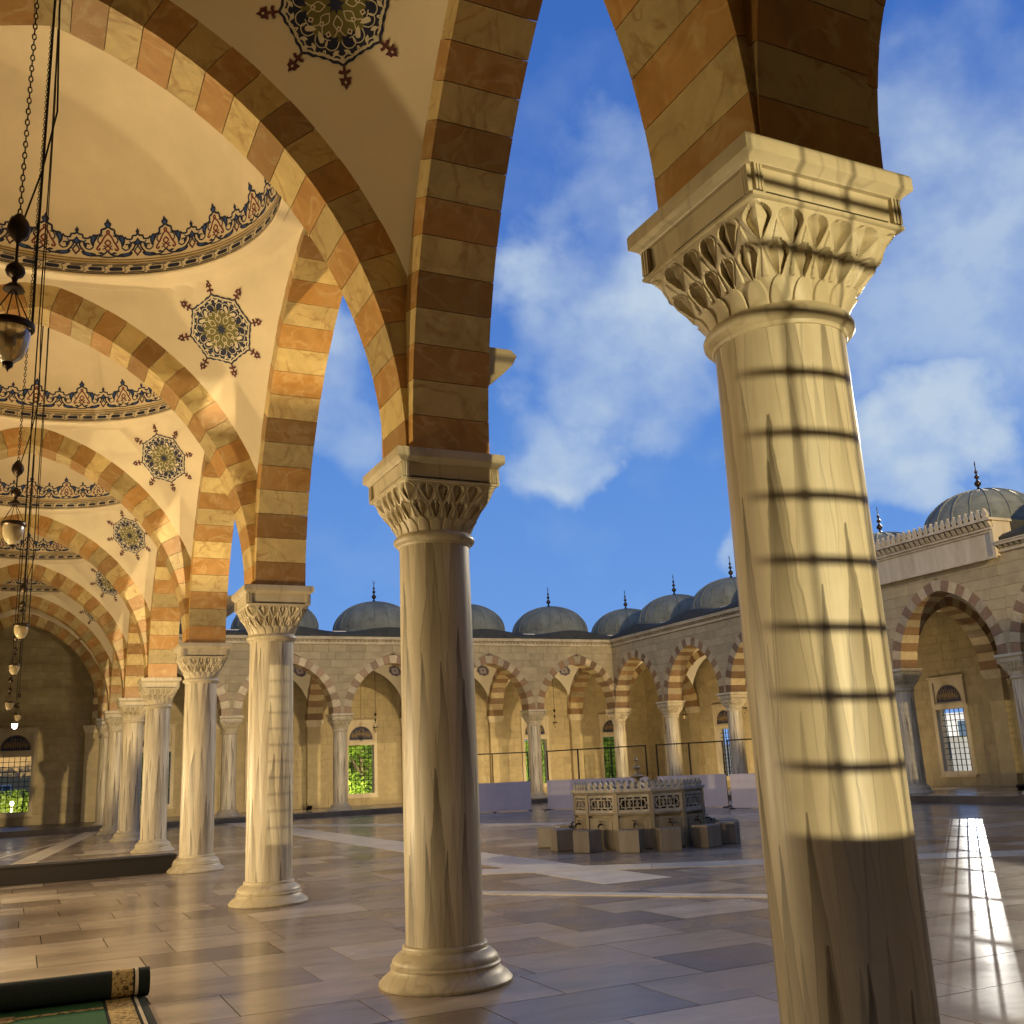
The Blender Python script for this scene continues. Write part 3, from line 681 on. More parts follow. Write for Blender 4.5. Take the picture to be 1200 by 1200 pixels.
def medallion(m, mapf, R, fin=True):
    def ro(ph, k): tri = abs(((ph / (PI / 4)) % 1) * 2 - 1); return R * k * (.90 + .10 * tri ** 1.6) * (1 + .014 * math.cos(32 * ph))
    def disk(k, lay, mi, n=128, f=None):
        f = f or (lambda ph: ro(ph, k)); K = 6; m.add([mapf(f(2 * PI * i / n) * math.cos(2 * PI * i / n) * j / K, f(2 * PI * i / n) * math.sin(2 * PI * i / n) * j / K, lay) for j in range(K + 1) for i in range(n)], [(j * n + i, j * n + (i + 1) % n, (j + 1) * n + (i + 1) % n, (j + 1) * n + i) for j in range(K) for i in range(n)], mi)
    disk(1.0, 1, 0); disk(.945, 2, 1); disk(.905, 3, 0)
    rot = lambda p, a: (p[0] * math.cos(a) - p[1] * math.sin(a), p[0] * math.sin(a) + p[1] * math.cos(a))
    def S_(pts, a, w, lay, mi, n=4): stroke(m, [rot((p[0] * R, p[1] * R), a) for p in curve(pts, n)], w * R, mapf, lay, mi)
    def B_(pts, a, lay, mi, n=3): blob(m, [rot((p[0] * R, p[1] * R), a) for p in pts], mapf, lay, mi, n)
    disk(1, 4, 2, 96, lambda ph: R * (.56 + .05 * math.cos(8 * ph)))
    for k in range(8):
        a = k * PI / 4
        for s_ in (-1, 1):
            f = lambda pts: [(x, y * s_) for x, y in pts]
            S_(f([(.86, 0), (.80, .10), (.84, .22), (.76, .33), (.70, .29)]), a, .024, 5, 1)
            S_(f([(.60, .02), (.70, .08), (.72, .19), (.64, .27), (.55, .22), (.58, .14)]), a, .018, 5, 1)
            B_(f([(.74, .04), (.80, .08), (.80, .16), (.74, .12)]), a, 6, 1)
            B_(f([(.52, .02), (.60, .07), (.66, .16), (.60, .20), (.53, .12)]), a, 6, 0 if k % 2 == 0 else 1)
            S_(f([(.18, 0), (.30, .08), (.42, .03), (.52, .10)]), a, .018, 5, 1)
        B_([(.45, 0), (.40, .05), (.34, 0), (.40, -.05)], a, 7, 1, 1); B_([(.425, 0), (.40, .022), (.375, 0), (.40, -.022)], a, 8, 2, 1)
        B_([(.93, 0), (.88, .045), (.82, 0), (.88, -.045)], a, 7, 1, 1)
        a2 = a + PI / 8
        B_([(.56, 0), (.50, .055), (.44, 0), (.50, -.055)], a2, 7, 1, 1); B_([(.53, 0), (.50, .025), (.47, 0), (.50, -.025)], a2, 8, 3, 1)
        if not fin: continue
        S_([(.98, 0), (1.10, 0), (1.20, 0)], a, .045, 2, 3, 1)
        S_([(1.07, -.10), (1.10, -.05), (1.085, 0), (1.10, .05), (1.07, .10)], a, .055, 3, 3)
        B_([(1.14, 0), (1.19, .035), (1.18, .115), (1.245, .085), (1.30, .085), (1.31, .04), (1.39, 0), (1.31, -.04), (1.30, -.085), (1.245, -.085), (1.18, -.115), (1.19, -.035)], a, 3, 3, 1)
        B_([(1.23, 0), (1.26, .022), (1.29, 0), (1.26, -.022)], a, 4, 1, 1)
    pts = [((.17 if i % 2 == 0 else .085) * R * math.cos(i * PI / 8), (.17 if i % 2 == 0 else .085) * R * math.sin(i * PI / 8)) for i in range(16)]
    blob(m, pts, mapf, 7, 0, 1)
def frieze(m, mapf, circ, n):
    W = circ / n; k = W / .86
    for i in range(n):
        c = i * W
        for s_ in (-1, 1):
            F = lambda pts: [(c + x * k * s_, y) for x, y in pts]
            def S_(pts, w, mi, lay=2): stroke(m, curve(F(pts), 4), w * 1.9, mapf, lay, mi)
            def B_(pts, mi, lay=3, n=3): blob(m, F(pts), mapf, lay, mi, n)
            S_([(0, .50), (.035, .455), (.09, .43), (.10, .37), (.16, .345), (.215, .345)], .016, 0)
            B_([(.13, .35), (.20, .36), (.245, .30), (.235, .22), (.195, .17), (.185, .235), (.155, .29)], 0); B_([(.18, .33), (.215, .32), (.22, .26), (.20, .25)], 5, 4)
            S_([(.43, .40), (.41, .355), (.355, .345), (.34, .30), (.27, .30), (.24, .335)], .014, 0)
            S_([(0, .12), (.06, .06), (.16, .035), (.27, .06), (.34, .12), (.39, .20), (.36, .25), (.32, .21)], .013, 0)
            B_([(.13, .035), (.22, .02), (.33, .045), (.36, .10), (.30, .095), (.25, .085), (.18, .075)], 0); B_([(.22, .04), (.30, .055), (.31, .08), (.24, .07)], 5, 4)
            S_([(.43, .06), (.385, .11), (.40, .15), (.43, .19)], .011, 0); S_([(.35, .15), (.40, .10), (.43, .04)], .010, 4)
            B_([(.43, .18), (.385, .235), (.36, .255), (.395, .27), (.43, .32)], 0, 3, 1); B_([(.43, .215), (.405, .25), (.43, .285)], 5, 4, 1)
            B_([(.43, .37), (.405, .395), (.40, .415), (.415, .43), (.43, .465)], 0, 3, 1)
            S_([(.20, .17), (.25, .13), (.31, .16), (.29, .22), (.25, .21)], .011, 0); S_([(.10, .22), (.14, .27), (.12, .33), (.07, .35)], .010, 0); S_([(.0, .02), (.08, .025), (.14, .05)], .010, 0); S_([(.30, .27), (.33, .24), (.30, .19)], .010, 5)
            B_([(.045, .075), (.09, .10), (.13, .085), (.09, .065)], 0); B_([(.30, .15), (.34, .19), (.32, .24), (.285, .20)], 0)
            S_([(0, .43), (.02, .40), (.0, .375)], .012, 4); S_([(0, .385), (.05, .33), (.09, .25), (.13, .19), (.15, .145), (.12, .13), (.105, .16)], .013, 4)
            S_([(0, .29), (.04, .24), (0, .195)], .012, 4); S_([(0, .195), (.035, .16), (.0, .11)], .011, 4); S_([(.06, .20), (.03, .17), (.07, .14)], .009, 0)
            B_([(0, .455), (.045, .49), (.055, .525), (.03, .545), (0, .60)], 0, 3, 1); B_([(0, .475), (.025, .505), (0, .535)], 5, 4, 1)
    # bands under the crest : ochre lines and a navy guilloche
    N = n * 6
    def line(y0, y1, mi, lay=2):
        m.add([mapf(circ * q / N, y, lay) for q in range(N + 1) for y in (y0, y1)], [(2 * q, 2 * q + 2, 2 * q + 3, 2 * q + 1) for q in range(N)], mi)
    line(-.03, -.012, 6); line(-.075, -.05, 6); line(-.10, -.092, 0); line(-.245, -.235, 0); line(-.262, -.255, 6)
    L = n * 3; w = circ / L
    for i in range(L):
        c = i * w
        blob(m, [(c + x * w, y) for x, y in ((.20, -.167), (.28, -.140), (.82, -.140), (.90, -.167), (.82, -.194), (.28, -.194))], mapf, 2, 0, 1)
        stroke(m, [(c + .04 * w, -.118), (c + .14 * w, -.15), (c + .05 * w, -.185), (c + .13 * w, -.22)], .011, mapf, 2, 0)
        stroke(m, [(c - .06 * w, -.118), (c + .74 * w, -.118)], .013, mapf, 2, 0); stroke(m, [(c + .12 * w, -.218), (c + .96 * w, -.218)], .013, mapf, 2, 0)

# ------------------------------------------------------------------ vaults : pendentives, ring, dome
def lerp_table(tab, x):
    if x <= tab[0][0]: return tab[0][1]
    for (a, fa), (b, fb) in zip(tab[:-1], tab[1:]):
        if x <= b: return fa + (fb - fa) * (x - a) / (b - a)
    a, fa = tab[-2]; b, fb = tab[-1]; return fb + (fb - fa) / (b - a) * (x - b)
def vault(cx, cy, fx, fy, A, rt, rr, zr, rise, label, pmat, detail=1, paint='none', corners=((1, 1),), mr=.44, mpos=.42, group=None, exterior=None):
    """fx,fy: inner half sizes between the arch faces; A,rt: the arch whose extrados the plaster follows"""
    t = thing('domed_vault', label, 'vault', (cx, cy, 0), 0, group)
    kx, ky = 1.0, fx / fy
    tab = [(rr, zr)]; r_ = A['R'] + rt; apex = math.sqrt(r_ * r_ - A['a'] ** 2) + SP
    for i in range(0, 41):
        al = (A['s'] + rt) * i / 40
        if al > 0: z = SP + math.sqrt(max(0, r_ * r_ - (al + A['a']) ** 2))
        else: z = apex
        q = math.hypot(fx, al)
        if q > rr + .12: tab.append((q, min(z, zr - .01 - .02 * (q - rr))))
    f = lambda x, y: lerp_table(tab, math.hypot(x, y * ky))
    m = MB(); na = 96 * detail; nv = 14
    angs = sorted(set([2 * PI * i / na for i in range(na)] + [sx + d for sx in (math.atan2(fy, fx), PI - math.atan2(fy, fx), PI + math.atan2(fy, fx), 2 * PI - math.atan2(fy, fx)) for d in (-.008, 0, .008)]))
    n = len(angs)
    for a in angs:
        c, s_ = math.cos(a), math.sin(a); rb = min((fx + .06) / max(1e-6, abs(c)), (fy + .06) / max(1e-6, abs(s_))); ri = rr / math.hypot(c, s_ * ky)
        for j in range(nv + 1):
            q = ri + (rb - ri) * j / nv; x, y = q * c, q * s_; m.v.append((x, y, max(f(x, y), SP + .3)))
    m.f = [(i * (nv + 1) + j, i * (nv + 1) + j + 1, ((i + 1) % n) * (nv + 1) + j + 1, ((i + 1) % n) * (nv + 1) + j) for i in range(n) for j in range(nv)]; m.m = [0] * len(m.f)
    pen = m.obj('pendentives', M[pmat], t, True)
    # moulded ring and dome
    def P(s_, tt, off):       # s: along the ring (at r=1 metre scale of rr), tt: up the dome
        ph = s_ / rr; ps = max(0, tt) / rise; R_ = rr * math.cos(ps) - off
        if tt < 0: R_ = rr - off - .0
        return (R_ * math.cos(ph), R_ * math.sin(ph) / ky, zr + (rise * math.sin(ps) if tt > 0 else tt))
    nd = 64 * detail; m = MB()
    base = .30 if paint == 'full' else .12
    prof = [(rr + .10, zr - .02), (rr + .0, zr - .005), (rr - .012, zr + .01), (rr - .012, zr + .03), (rr, zr + .045)]
    prof += [(rr, zr + base)] + [(rr * math.cos(i / 16 * PI / 2), zr + base + rise * math.sin(i / 16 * PI / 2)) for i in range(1, 17)]
    m.lathe([(r, z) for r, z in prof], nd); m.v = [(x, y / ky, z) for x, y, z in m.v]
    m.obj('dome_shell', M[pmat], t, True)
    rc = MB(); rc.lathe([(rr + .12, zr + .10)] + [((rr + .12) * math.cos(i / 14 * PI / 2), zr + base + .06 + (rise + .12) * math.sin(i / 14 * PI / 2)) for i in range(15)], 40); rc.v = [(x, y / ky, z) for x, y, z in rc.v]
    # roof slab closing the bay
    q = [(-fx - .5, -fy - .5), (fx + .5, -fy - .5), (fx + .5, fy + .5), (-fx - .5, fy + .5)]
    b = len(rc.v); N = 32
    zt = zr + .10
    for i in range(N):
        a = 2 * PI * i / N; c, s_ = math.cos(a), math.sin(a); rb = min((fx + .45) / max(1e-6, abs(c)), (fy + .45) / max(1e-6, abs(s_))); rc.v += [((rr + .1) * c, (rr + .1) * s_ / ky, zt), (rb * c, rb * s_, zt)]
    rc.f += [(b + 2 * i, b + 2 * i + 1, b + 2 * ((i + 1) % N) + 1, b + 2 * ((i + 1) % N)) for i in range(N)]; rc.m = [0] * len(rc.f)
    rc.obj('roof_shell', M['roofdark'], t)
    if paint == 'full':
        m = MB()
        def mf(s_, y, lay):
            tt = y + .29; o = .004 + lay * .0012
            if tt < base: return ((rr - o) * math.cos(s_ / rr), (rr - o) * math.sin(s_ / rr) / ky, zr + tt)
            ps = (tt - base) / rise; return ((rr - o) * math.cos(ps) * math.cos(s_ / rr), (rr - o) * math.cos(ps) * math.sin(s_ / rr) / ky, zr + base + (rise - o) * math.sin(ps))
        frieze(m, mf, 2 * PI * rr, 20)
        m.obj('painted_frieze', PM, t)
    for sx, sy in corners:
        m = MB(); a = math.atan2(fy * sy, fx * sx); er = (math.cos(a), math.sin(a)); ep = (-math.sin(a), math.cos(a))
        ri = rr / math.hypot(er[0], er[1] * ky); rb = math.hypot(fx, fy); q0 = ri + (rb - ri) * mpos
        X0, Y0 = q0 * er[0], q0 * er[1]; h = .05
        gx, gy = (f(X0 + h, Y0) - f(X0 - h, Y0)) / (2 * h), (f(X0, Y0 + h) - f(X0, Y0 - h)) / (2 * h)
        N0 = Vector((gx, gy, -1)).normalized(); T2 = Vector((-gy, gx, 0)).normalized(); T1 = T2.cross(N0).normalized(); P0 = Vector((X0, Y0, f(X0, Y0)))
        def mf(x, y, lay):
            p = P0 + T1 * x + T2 * y                     # drop the point along the surface normal onto the plaster
            for _ in range(4):
                e_ = p.z - f(p.x, p.y); p = p - N0 * (e_ / (N0.z - gx * N0.x - gy * N0.y))
            o = .006 + lay * .0016
            return tuple(p + N0 * o)
        medallion(m, mf, mr, pmat == 'plaster'); m.obj('painted_medallion', PM if pmat == 'plaster' else PM2, t)
    return t
order = ['nearest', 'second', 'third', 'fourth', 'fifth', 'sixth', 'seventh']
for i in range(7):
    fy = (YC[i + 1] - YC[i]) / 2 - .31; fx = XR - CX - .34
    vault(CX, (YC[i] + YC[i + 1]) / 2, fx, fy, AT, .4, 2.74, 8.80, 2.15 if fy > 2.5 else 1.9,
          ['nearest vault bay with a large painted medallion cut by the top edge', 'vault bay with the largest visible dome frieze at left', 'vault bay behind the second cross arch, with frieze and medallion', 'vault bay behind the third cross arch, its medallion beside a pale ceiling patch', 'vault bay behind the fourth cross arch, small medallion', 'vault bay behind the fifth cross arch, very small frieze', 'last narrow vault bay before the end wall'][i],
          'plaster', 2 if i < 2 else 1, 'full' if i < 6 else 'none', ((1, 1),) if i else ((1, 1), (1, -1)), .53, .44 if i else .32, 'vault bays of the near gallery')
for i in range(0, 5):
    vault((XC[i] + XC[i + 1]) / 2, (YF + YW) / 2, 2.09, 2.05, AG, .36, 1.98, 7.24, 1.3, 'far gallery vault with white pendentives %s' % ['beyond the left columns', 'left of the green window', 'over the green window', 'behind the central column', 'next to the corner'][i], 'plaster2', 1, 'none', ((1, 1), (-1, 1)), .36, .30, 'small vaults of the far gallery')
for i in range(0, 6):
    vault((XRR + XW) / 2, (YR[i] + YR[i + 1]) / 2, 2.05, 2.03, AG, .36, 1.98, 7.24, 1.3, 'right gallery vault with white pendentives %s' % ['next to the corner', 'behind the fountain finial', 'right of the fountain', 'hidden by the huge column', 'inside the raised entrance bay', 'at the right picture edge'][i], 'plaster2', 1, 'none', ((1, 1), (1, -1)), .36, .30, 'small vaults of the right gallery')
# corner bays and the end of the gallery, the near wing
g = MB(); g.box((XB - .4, YF + .3, 9.0), (XR + .4, YW + .4, 9.2)); struct(g.obj('gallery_ceiling', M['plaster']))
g = MB(); g.box((XRR - .3, YF - .3, 7.6), (XW + .3, YW + .4, 7.7)); struct(g.obj('corner_ceiling', M['plaster2']))
g = MB(); g.box((XB - .4, YN - .4, 9.05), (XRR + 5, 3.67 + .3, 9.2)); struct(g.obj('wing_ceiling', M['plaster']))

# ------------------------------------------------------------------ back walls with barred windows
def window(parent_name, label, mapf, uc, w=1.36, z0=.78, z1=3.16, group='tall barred windows', detail=True, script=True, vb=.013, kn=.032, hb=.012):
    """mapf(u,w,z): w positive into the room"""
    t = thing('barred_window', label, 'window', (0, 0, 0), 0, group)
    fr = MB(); f = .16
    def bx(m, u0, u1, w0, w1, za, zb): 
        p = [mapf(u, ww, z) for u in (u0, u1) for ww in (w0, w1) for z in (za, zb)]
        m.add(p, [(0, 1, 3, 2), (4, 6, 7, 5), (0, 4, 5, 1), (2, 3, 7, 6), (0, 2, 6, 4), (1, 5, 7, 3)])
    for a, b, c, d in ((uc - w / 2 - f, uc - w / 2, z0 - .14, 4.36), (uc + w / 2, uc + w / 2 + f, z0 - .14, 4.36), (uc - w / 2, uc + w / 2, z1, z1 + .22), (uc - w / 2, uc + w / 2, z0 - .14, z0), (uc - w / 2, uc + w / 2, 4.22, 4.36)): bx(fr, a, b, -.35, .075, c, d)
    bx(fr, uc - w / 2 - f - .05, uc + w / 2 + f + .05, -.05, .11, 4.365, 4.43)
    bx(fr, uc - w / 2 - f - .03, uc + w / 2 + f + .03, -.05, .13, z0 - .22, z0 - .142)
    o = fr.obj('stone_frame', M['trim'], t); recalc(o.data)
    gr = MB(); n = 6; k = 11
    for i in range(1, n): x = uc - w / 2 + w * i / n; gr.tube([mapf(x, -.18, z0), mapf(x, -.18, z1)], vb, 5)
    for j in range(1, k): z = z0 + (z1 - z0) * j / k; gr.tube([mapf(uc - w / 2, -.18, z), mapf(uc + w / 2, -.18, z)], hb, 5)
    for i in range(1, n):
        for j in range(1, k):
            x = uc - w / 2 + w * i / n; z = z0 + (z1 - z0) * j / k; c = Vector(mapf(x, -.18, z)); r = kn
            gr.add([c + Vector(v) * r for v in ((1, 0, 0), (-1, 0, 0), (0, 1, 0), (0, -1, 0), (0, 0, 1), (0, 0, -1))], [(0, 2, 4), (2, 1, 4), (1, 3, 4), (3, 0, 4), (2, 0, 5), (1, 2, 5), (3, 1, 5), (0, 3, 5)])
    gr.obj('iron_grille', M['iron'], t)
    # lunette with written panel above
    zl = z1 + .22; h = 4.22 - zl; m = MB(); bx(m, uc - w / 2, uc + w / 2, -.2, .02, zl, 4.22); m.obj('lunette_panel', M['trim'], t)
    a = w / 2 - .06; m = MB(); N = 18
    pts = [(uc + a * math.cos(PI * i / N), zl + .05 + (h - .16) * math.sin(PI * i / N) ** .9) for i in range(N + 1)]
    m.add([mapf(u, .026, z) for u, z in pts], [tuple(range(N + 1))]); m.obj('dark_tympanum', M['navy'], t)
    if script:
        m = MB(); mf = lambda u, z, lay: mapf(u, .028 + lay * .001, z); rnd = random.Random(int(uc * 10))
        stroke(m, [(uc + (a - .03) * math.cos(PI * i / N), zl + .075 + (h - .21) * math.sin(PI * i / N) ** .9) for i in range(N + 1)], .018, mf, 1, 0)
        for i in range(11):
            x = uc - a * .72 + a * 1.44 * i / 10; hh = (h - .3) * math.sqrt(max(.05, 1 - ((x - uc) / a) ** 2)); y = zl + .12
            stroke(m, curve([(x, y + rnd.uniform(0, .04)), (x + rnd.uniform(-.02, .02), y + hh * .6), (x + rnd.uniform(-.04, .04), y + hh * rnd.uniform(.7, 1))], 3), .022, mf, 2, 0)
            stroke(m, curve([(x - .06, y + hh * .45), (x, y + hh * rnd.uniform(.1, .35)), (x + .07, y + hh * .4), (x + .03, y + hh * .55)], 3), .018, mf, 2, 0)
        m.obj('script_ornament', M['goldline'], t)
    return t
def backwall(label, mapf, u0, u1, wins, ztop, budget, pil, keyf, zb=0, w=1.36, z0=.78, z1=3.16, thick=.5):
    t = thing('back_wall', label, 'wall', (0, 0, 0))
    m = MB()
    def bx(a, b, c, d, w0=-thick, w1=-.03):
        p = [mapf(u, ww, z) for u in (a, b) for ww in (w0, w1) for z in (c, d)]
        m.add(p, [(0, 1, 3, 2), (4, 6, 7, 5), (0, 4, 5, 1), (2, 3, 7, 6), (0, 2, 6, 4), (1, 5, 7, 3)])
    ws = sorted(wins); x = u0
    for c in ws + [None]:
        e = u1 if c is None else c - w / 2 - .1
        bx(x, e, zb - .1, ztop)
        if c is not None: bx(e, c + w / 2 + .1, zb - .1, z0 - .1); bx(e, c + w / 2 + .1, z1 + .18, ztop); x = c + w / 2 + .1
    o = m.obj('wall_core', M['mortar'], t); recalc(o.data)
    if budget >= 0:
        f = .16
        def holes(z):
            return [((c - w / 2 - f, c + w / 2 + f) if z0 - .14 <= z <= 4.36 else (c, c)) for c in ws]
        cells = []
        zs = [zb, z0 - .14] + [z0 - .14 + (4.36 - z0 + .14) * i / 10 for i in range(1, 11)] + [4.36 + (ztop - 4.36) * i / max(1, round((ztop - 4.36) / .36)) for i in range(1, max(1, round((ztop - 4.36) / .36)) + 1)]
        for a, b in zip(zs[:-1], zs[1:]):
            hh = holes((a + b) / 2); cells += course_cells(u0, u1, a, b, b - a, .5, 1.0, lambda z: hh)
        blocks(t, cells, lambda u, ww, z: mapf(u, ww - .03, z), 'stone', M['ashlar'], .03, budget, keyf)
    for c in pil:
        for a, b, c0, c1, w1 in ((-.33, .33, zb, 4.12, .28), (-.36, .36, 4.12, 4.18, .31), (-.40, .40, 4.18, 4.28, .35), (-.44, .44, 4.28, SP, .40)):
            m = MB(); p = [mapf(c + u, ww, z) for u in (a, b) for ww in (-.02, w1) for z in (c0, c1)]
            m.add(p, [(0, 1, 3, 2), (4, 6, 7, 5), (0, 4, 5, 1), (2, 3, 7, 6), (0, 2, 6, 4), (1, 5, 7, 3)])
            o = m.obj('pilaster' if c0 == zb else 'pilaster_cap', M['ashlar' if c0 == zb else 'trim'], t); recalc(o.data)
    return t
fm = lambda u, w, z: (u, YW - w, z)
rm = lambda u, w, z: (XW - w, u, z)
wf = [(XC[i] + XC[i + 1]) / 2 for i in range(5)]; wr = [(YR[i] + YR[i + 1]) / 2 for i in range(6)] + [YR[6] - 2.4, YR[6] - 7.3]
backwall('stone back wall of the far gallery with pilasters and barred windows', fm, XR + .1, XW, wf + [XRR + 2.45], 8.2, 290, XC[1:], lambda c: c[1] + 2 * (1 if c[4] < 7 else 0) * 10, PL)
backwall('stone back wall of the right gallery with barred windows', rm, YN, YW + .5, wr + [YF + 2.45], 8.2, 290, YR, lambda c: c[0] + 10 * (c[0] < 46), PL)
backwall('dark end wall of the near gallery with a barred window at the left edge', fm, XB - .6, XR - .1, [CX], 9.1, 120, [XR - .3], lambda c: c[0] * 1.0 + (8 - c[4]) * .3, 0)
window('w', 'barred window at the left picture edge looking onto a lit garden', fm, CX)
for i, x in enumerate(wf + [XRR + 2.45]): window('w', 'barred window in the far wall %s' % ['behind the second column from the left group', 'hidden behind the column left of centre', 'full of bright green leaves', 'hidden behind the central column', 'just left of the courtyard corner', 'inside the corner bay'][i], fm, x)
for i, y in enumerate(wr + [YF + 2.45]): window('w', 'barred window in the right wall %s' % ['nearest the courtyard corner', 'above the lilac boards right of the fountain', 'just left of the huge column', 'right behind the huge column edge', 'under the dark entrance arch, white house outside', 'at the right picture edge', 'beyond the picture edge', 'beyond the picture edge and farther', 'far out of the picture', 'in the corner bay'][i], rm, y, vb=.019)
# near wing end wall, behind the camera, with the window whose bars are cast on the huge column
nm = lambda u, w, z: (u, YN + w, z)
nw = [XR - .12, 8.3, 13.3, 18.3, 23.2, 28.0]
backwall('wall of the near wing behind the camera', nm, XB - .5, XW, nw + [CX], 9.1, -1, [], None, 0, 1.36, .97, 3.32)
for i, x in enumerate(nw + [CX]):
    t = window('w', 'barred window of the wall behind the camera, number %s from the huge column' % ['one', 'two', 'three', 'four', 'five', 'six', 'zero on the left'][i], nm, x, 1.36, .97, 3.32, script=False, vb=.007 if i == 0 else .013, kn=.031 if i == 0 else .032, hb=.016 if i == 0 else .012)
backwall('outer wall of the near gallery left of the picture', lambda u, w, z: (XB - .3 + w, u, z), YN, YW, [(YC[i] + YC[i + 1]) / 2 for i in range(7)], 9.1, -1, YC, None, 0)

# ------------------------------------------------------------------ court cornice, lead roofs and domes
def cornice(name, label, mapf, u0, u1, z, raised=False):
    t = thing(name, label, 'cornice')
    for a, b, c, d in ((z, z + .05, .40, .47), (z + .05, z + .10, .40, .44), (z + .22, z + .30, .40, .60), (z + .30, z + .34, .40, .63)):
        m = MB(); p = [mapf(u, w, zz) for u in (u0, u1) for w in (.20, d) for zz in (a, b)]
        m.add(p, [(0, 1, 3, 2), (4, 6, 7, 5), (0, 4, 5, 1), (2, 3, 7, 6), (0, 2, 6, 4), (1, 5, 7, 3)]); o = m.obj('moulding', M['trim'], t); recalc(o.data)
    m = MB(); n = int(abs(u1 - u0) / .21)
    p = [mapf(u, w, zz) for u in (u0, u1) for w in (.20, .43) for zz in (z + .1, z + .22)]
    m.add(p, [(0, 1, 3, 2), (4, 6, 7, 5), (0, 4, 5, 1), (2, 3, 7, 6), (0, 2, 6, 4), (1, 5, 7, 3)])
    for i in range(n):
        u = u0 + (u1 - u0) * (i + .5) / n
        p = [mapf(u + du, w, zz) for du in (-.065, .065) for w, zz in ((.425, z + .105), (.50, z + .15), (.575, z + .22))]
        m.add(p, [(0, 1, 2), (3, 5, 4), (0, 3, 4, 1), (1, 4, 5, 2)])
    o = stuff(m.obj('dentils', M['trim'], t)); recalc(o.data)
    return t
ffm = lambda u, w, z: (u, YF - w, z); frm = lambda u, w, z: (XRR - w, u, z)
cornice('stone_cornice', 'pale dentilled cornice along the top of the far arcade', ffm, XR + .4, XRR - .46, ZC)
cornice('stone_cornice', 'pale dentilled cornice of the right arcade between corner and entrance bay', frm, YR[4] + .28, YF - .46, ZC)
cornice('stone_cornice', 'pale dentilled cornice right of the raised entrance bay', frm, 5, YR[5] - .28, ZC)
# lead roof with a soft sag between the domes
def leadroof(label, mapf, u0, u1, period, ph, depth):
    t = thing('lead_roof', label, 'roof'); m = MB(); n = 160; prof = ((.34, ZC + .30), (.34, ZC + .46), (.0, None), (-depth, None))
    for i in range(n + 1):
        u = u0 + (u1 - u0) * i / n; s_ = .5 + .5 * math.cos(2 * PI * (u - ph) / period); zz = ZC + .62 + .26 * s_
        m.v += [mapf(u, .36, ZC + .342), mapf(u, .36, ZC + .50), mapf(u, .15, zz), mapf(u, -depth, zz + .25)]
    m.f = [(i * 4 + k, i * 4 + k + 1, i * 4 + k + 5, i * 4 + k + 4) for i in range(n) for k in range(3)]; m.m = [0] * len(m.f)
    m.obj('roof_sheet', M['roofdark'], t, True); return t
leadroof('dark lead roof edge above the far arcade', ffm, XR - .3, XW, 4.98, XC[0] + 2.49, 5.2)
leadroof('dark lead roof edge above the right arcade', frm, 5, YW, 4.87, YR[0] - 2.43, 5.2)
def dome_meshes():
    m = MB(); n = 48; R = 2.04; H = 1.42
    m.lathe([(R + .12, 0), (R + .12, .06), (R + .02, .08), (R + .02, .30), (R, .31)] + [(R * math.cos(a), .31 + H * math.sin(a)) for a in [i / 18 * PI / 2 for i in range(1, 18)]] + [(.02, .31 + H)], n)
    sh = m.mesh('dome_shell', M['lead'], True)
    m = MB(); m.tube([((R + .008) * math.cos(a), 0, .31 + (H + .008) * math.sin(a)) for a in [i / 16 * PI / 2 * .97 for i in range(17)]], .032, 5); rib = m.mesh('seam', M['lead'], True)
    m = MB(); k = .31 + H
    prof = [(.22, -.06), (.14, .02), (.06, .10), (.035, .16), (.05, .19), (.11, .25), (.12, .30), (.10, .35), (.035, .42), (.03, .46), (.08, .52), (.085, .56), (.03, .63), (.025, .67), (.06, .72), (.06, .75), (.02, .80), (.015, .95), (.0, 1.0)]
    m.lathe([(r, z + k) for r, z in prof], 14); c = (0, 0, k + 1.06)
    m.tube([(.09 * math.cos(a), 0, c[2] + .09 * math.sin(a)) for a in [rad(-240 + 300 * i / 14 - 0) for i in range(15)]], [.004 + .012 * math.sin(PI * i / 14) for i in range(15)], 5)
    fi = m.mesh('finial', M['brass'], True)
    return sh, rib, fi
DSH, DRB, DFI = dome_meshes()
def dome(x, y, z, label, seams=True):
    t = thing('lead_dome', label, 'dome', (x, y, z), random.uniform(0, .2), 'lead domes on the gallery roofs')
    inst('dome_shell', DSH, t); inst('finial', DFI, t, rot=(0, 0, rad(35)))
    for i in range(20): inst('seam', DRB, t, rot=(0, 0, 2 * PI * i / 20))
    return t
dl = ['lead dome showing left of the second column from the left, half hidden by a capital', 'lead dome left of the third column, behind its capital', 'lead dome with finial standing clear left of the central column', 'lead dome cut by the right side of the central column', 'lead dome with finial right of the central column', 'lead dome at the corner where the two roofs meet']
for i in range(5): dome((XC[i] + XC[i + 1]) / 2, (YF + YW) / 2, ZC + .76, dl[i])
dome((XRR + XW) / 2, (YF + YW) / 2, ZC + .76, dl[5])
dr = ['first lead dome right of the corner dome', 'lead dome whose right part touches the huge column', 'lead dome hidden behind the huge column', 'lead dome behind the battlements, only its finial showing right of the huge column', 'large lead dome over the raised entrance bay at the right edge', 'lead dome beyond the right picture edge']
for i in range(6): dome((XRR + XW) / 2, (YR[i] + YR[i + 1]) / 2, ZC + (.74 if i != 4 else 1.22), dr[i])

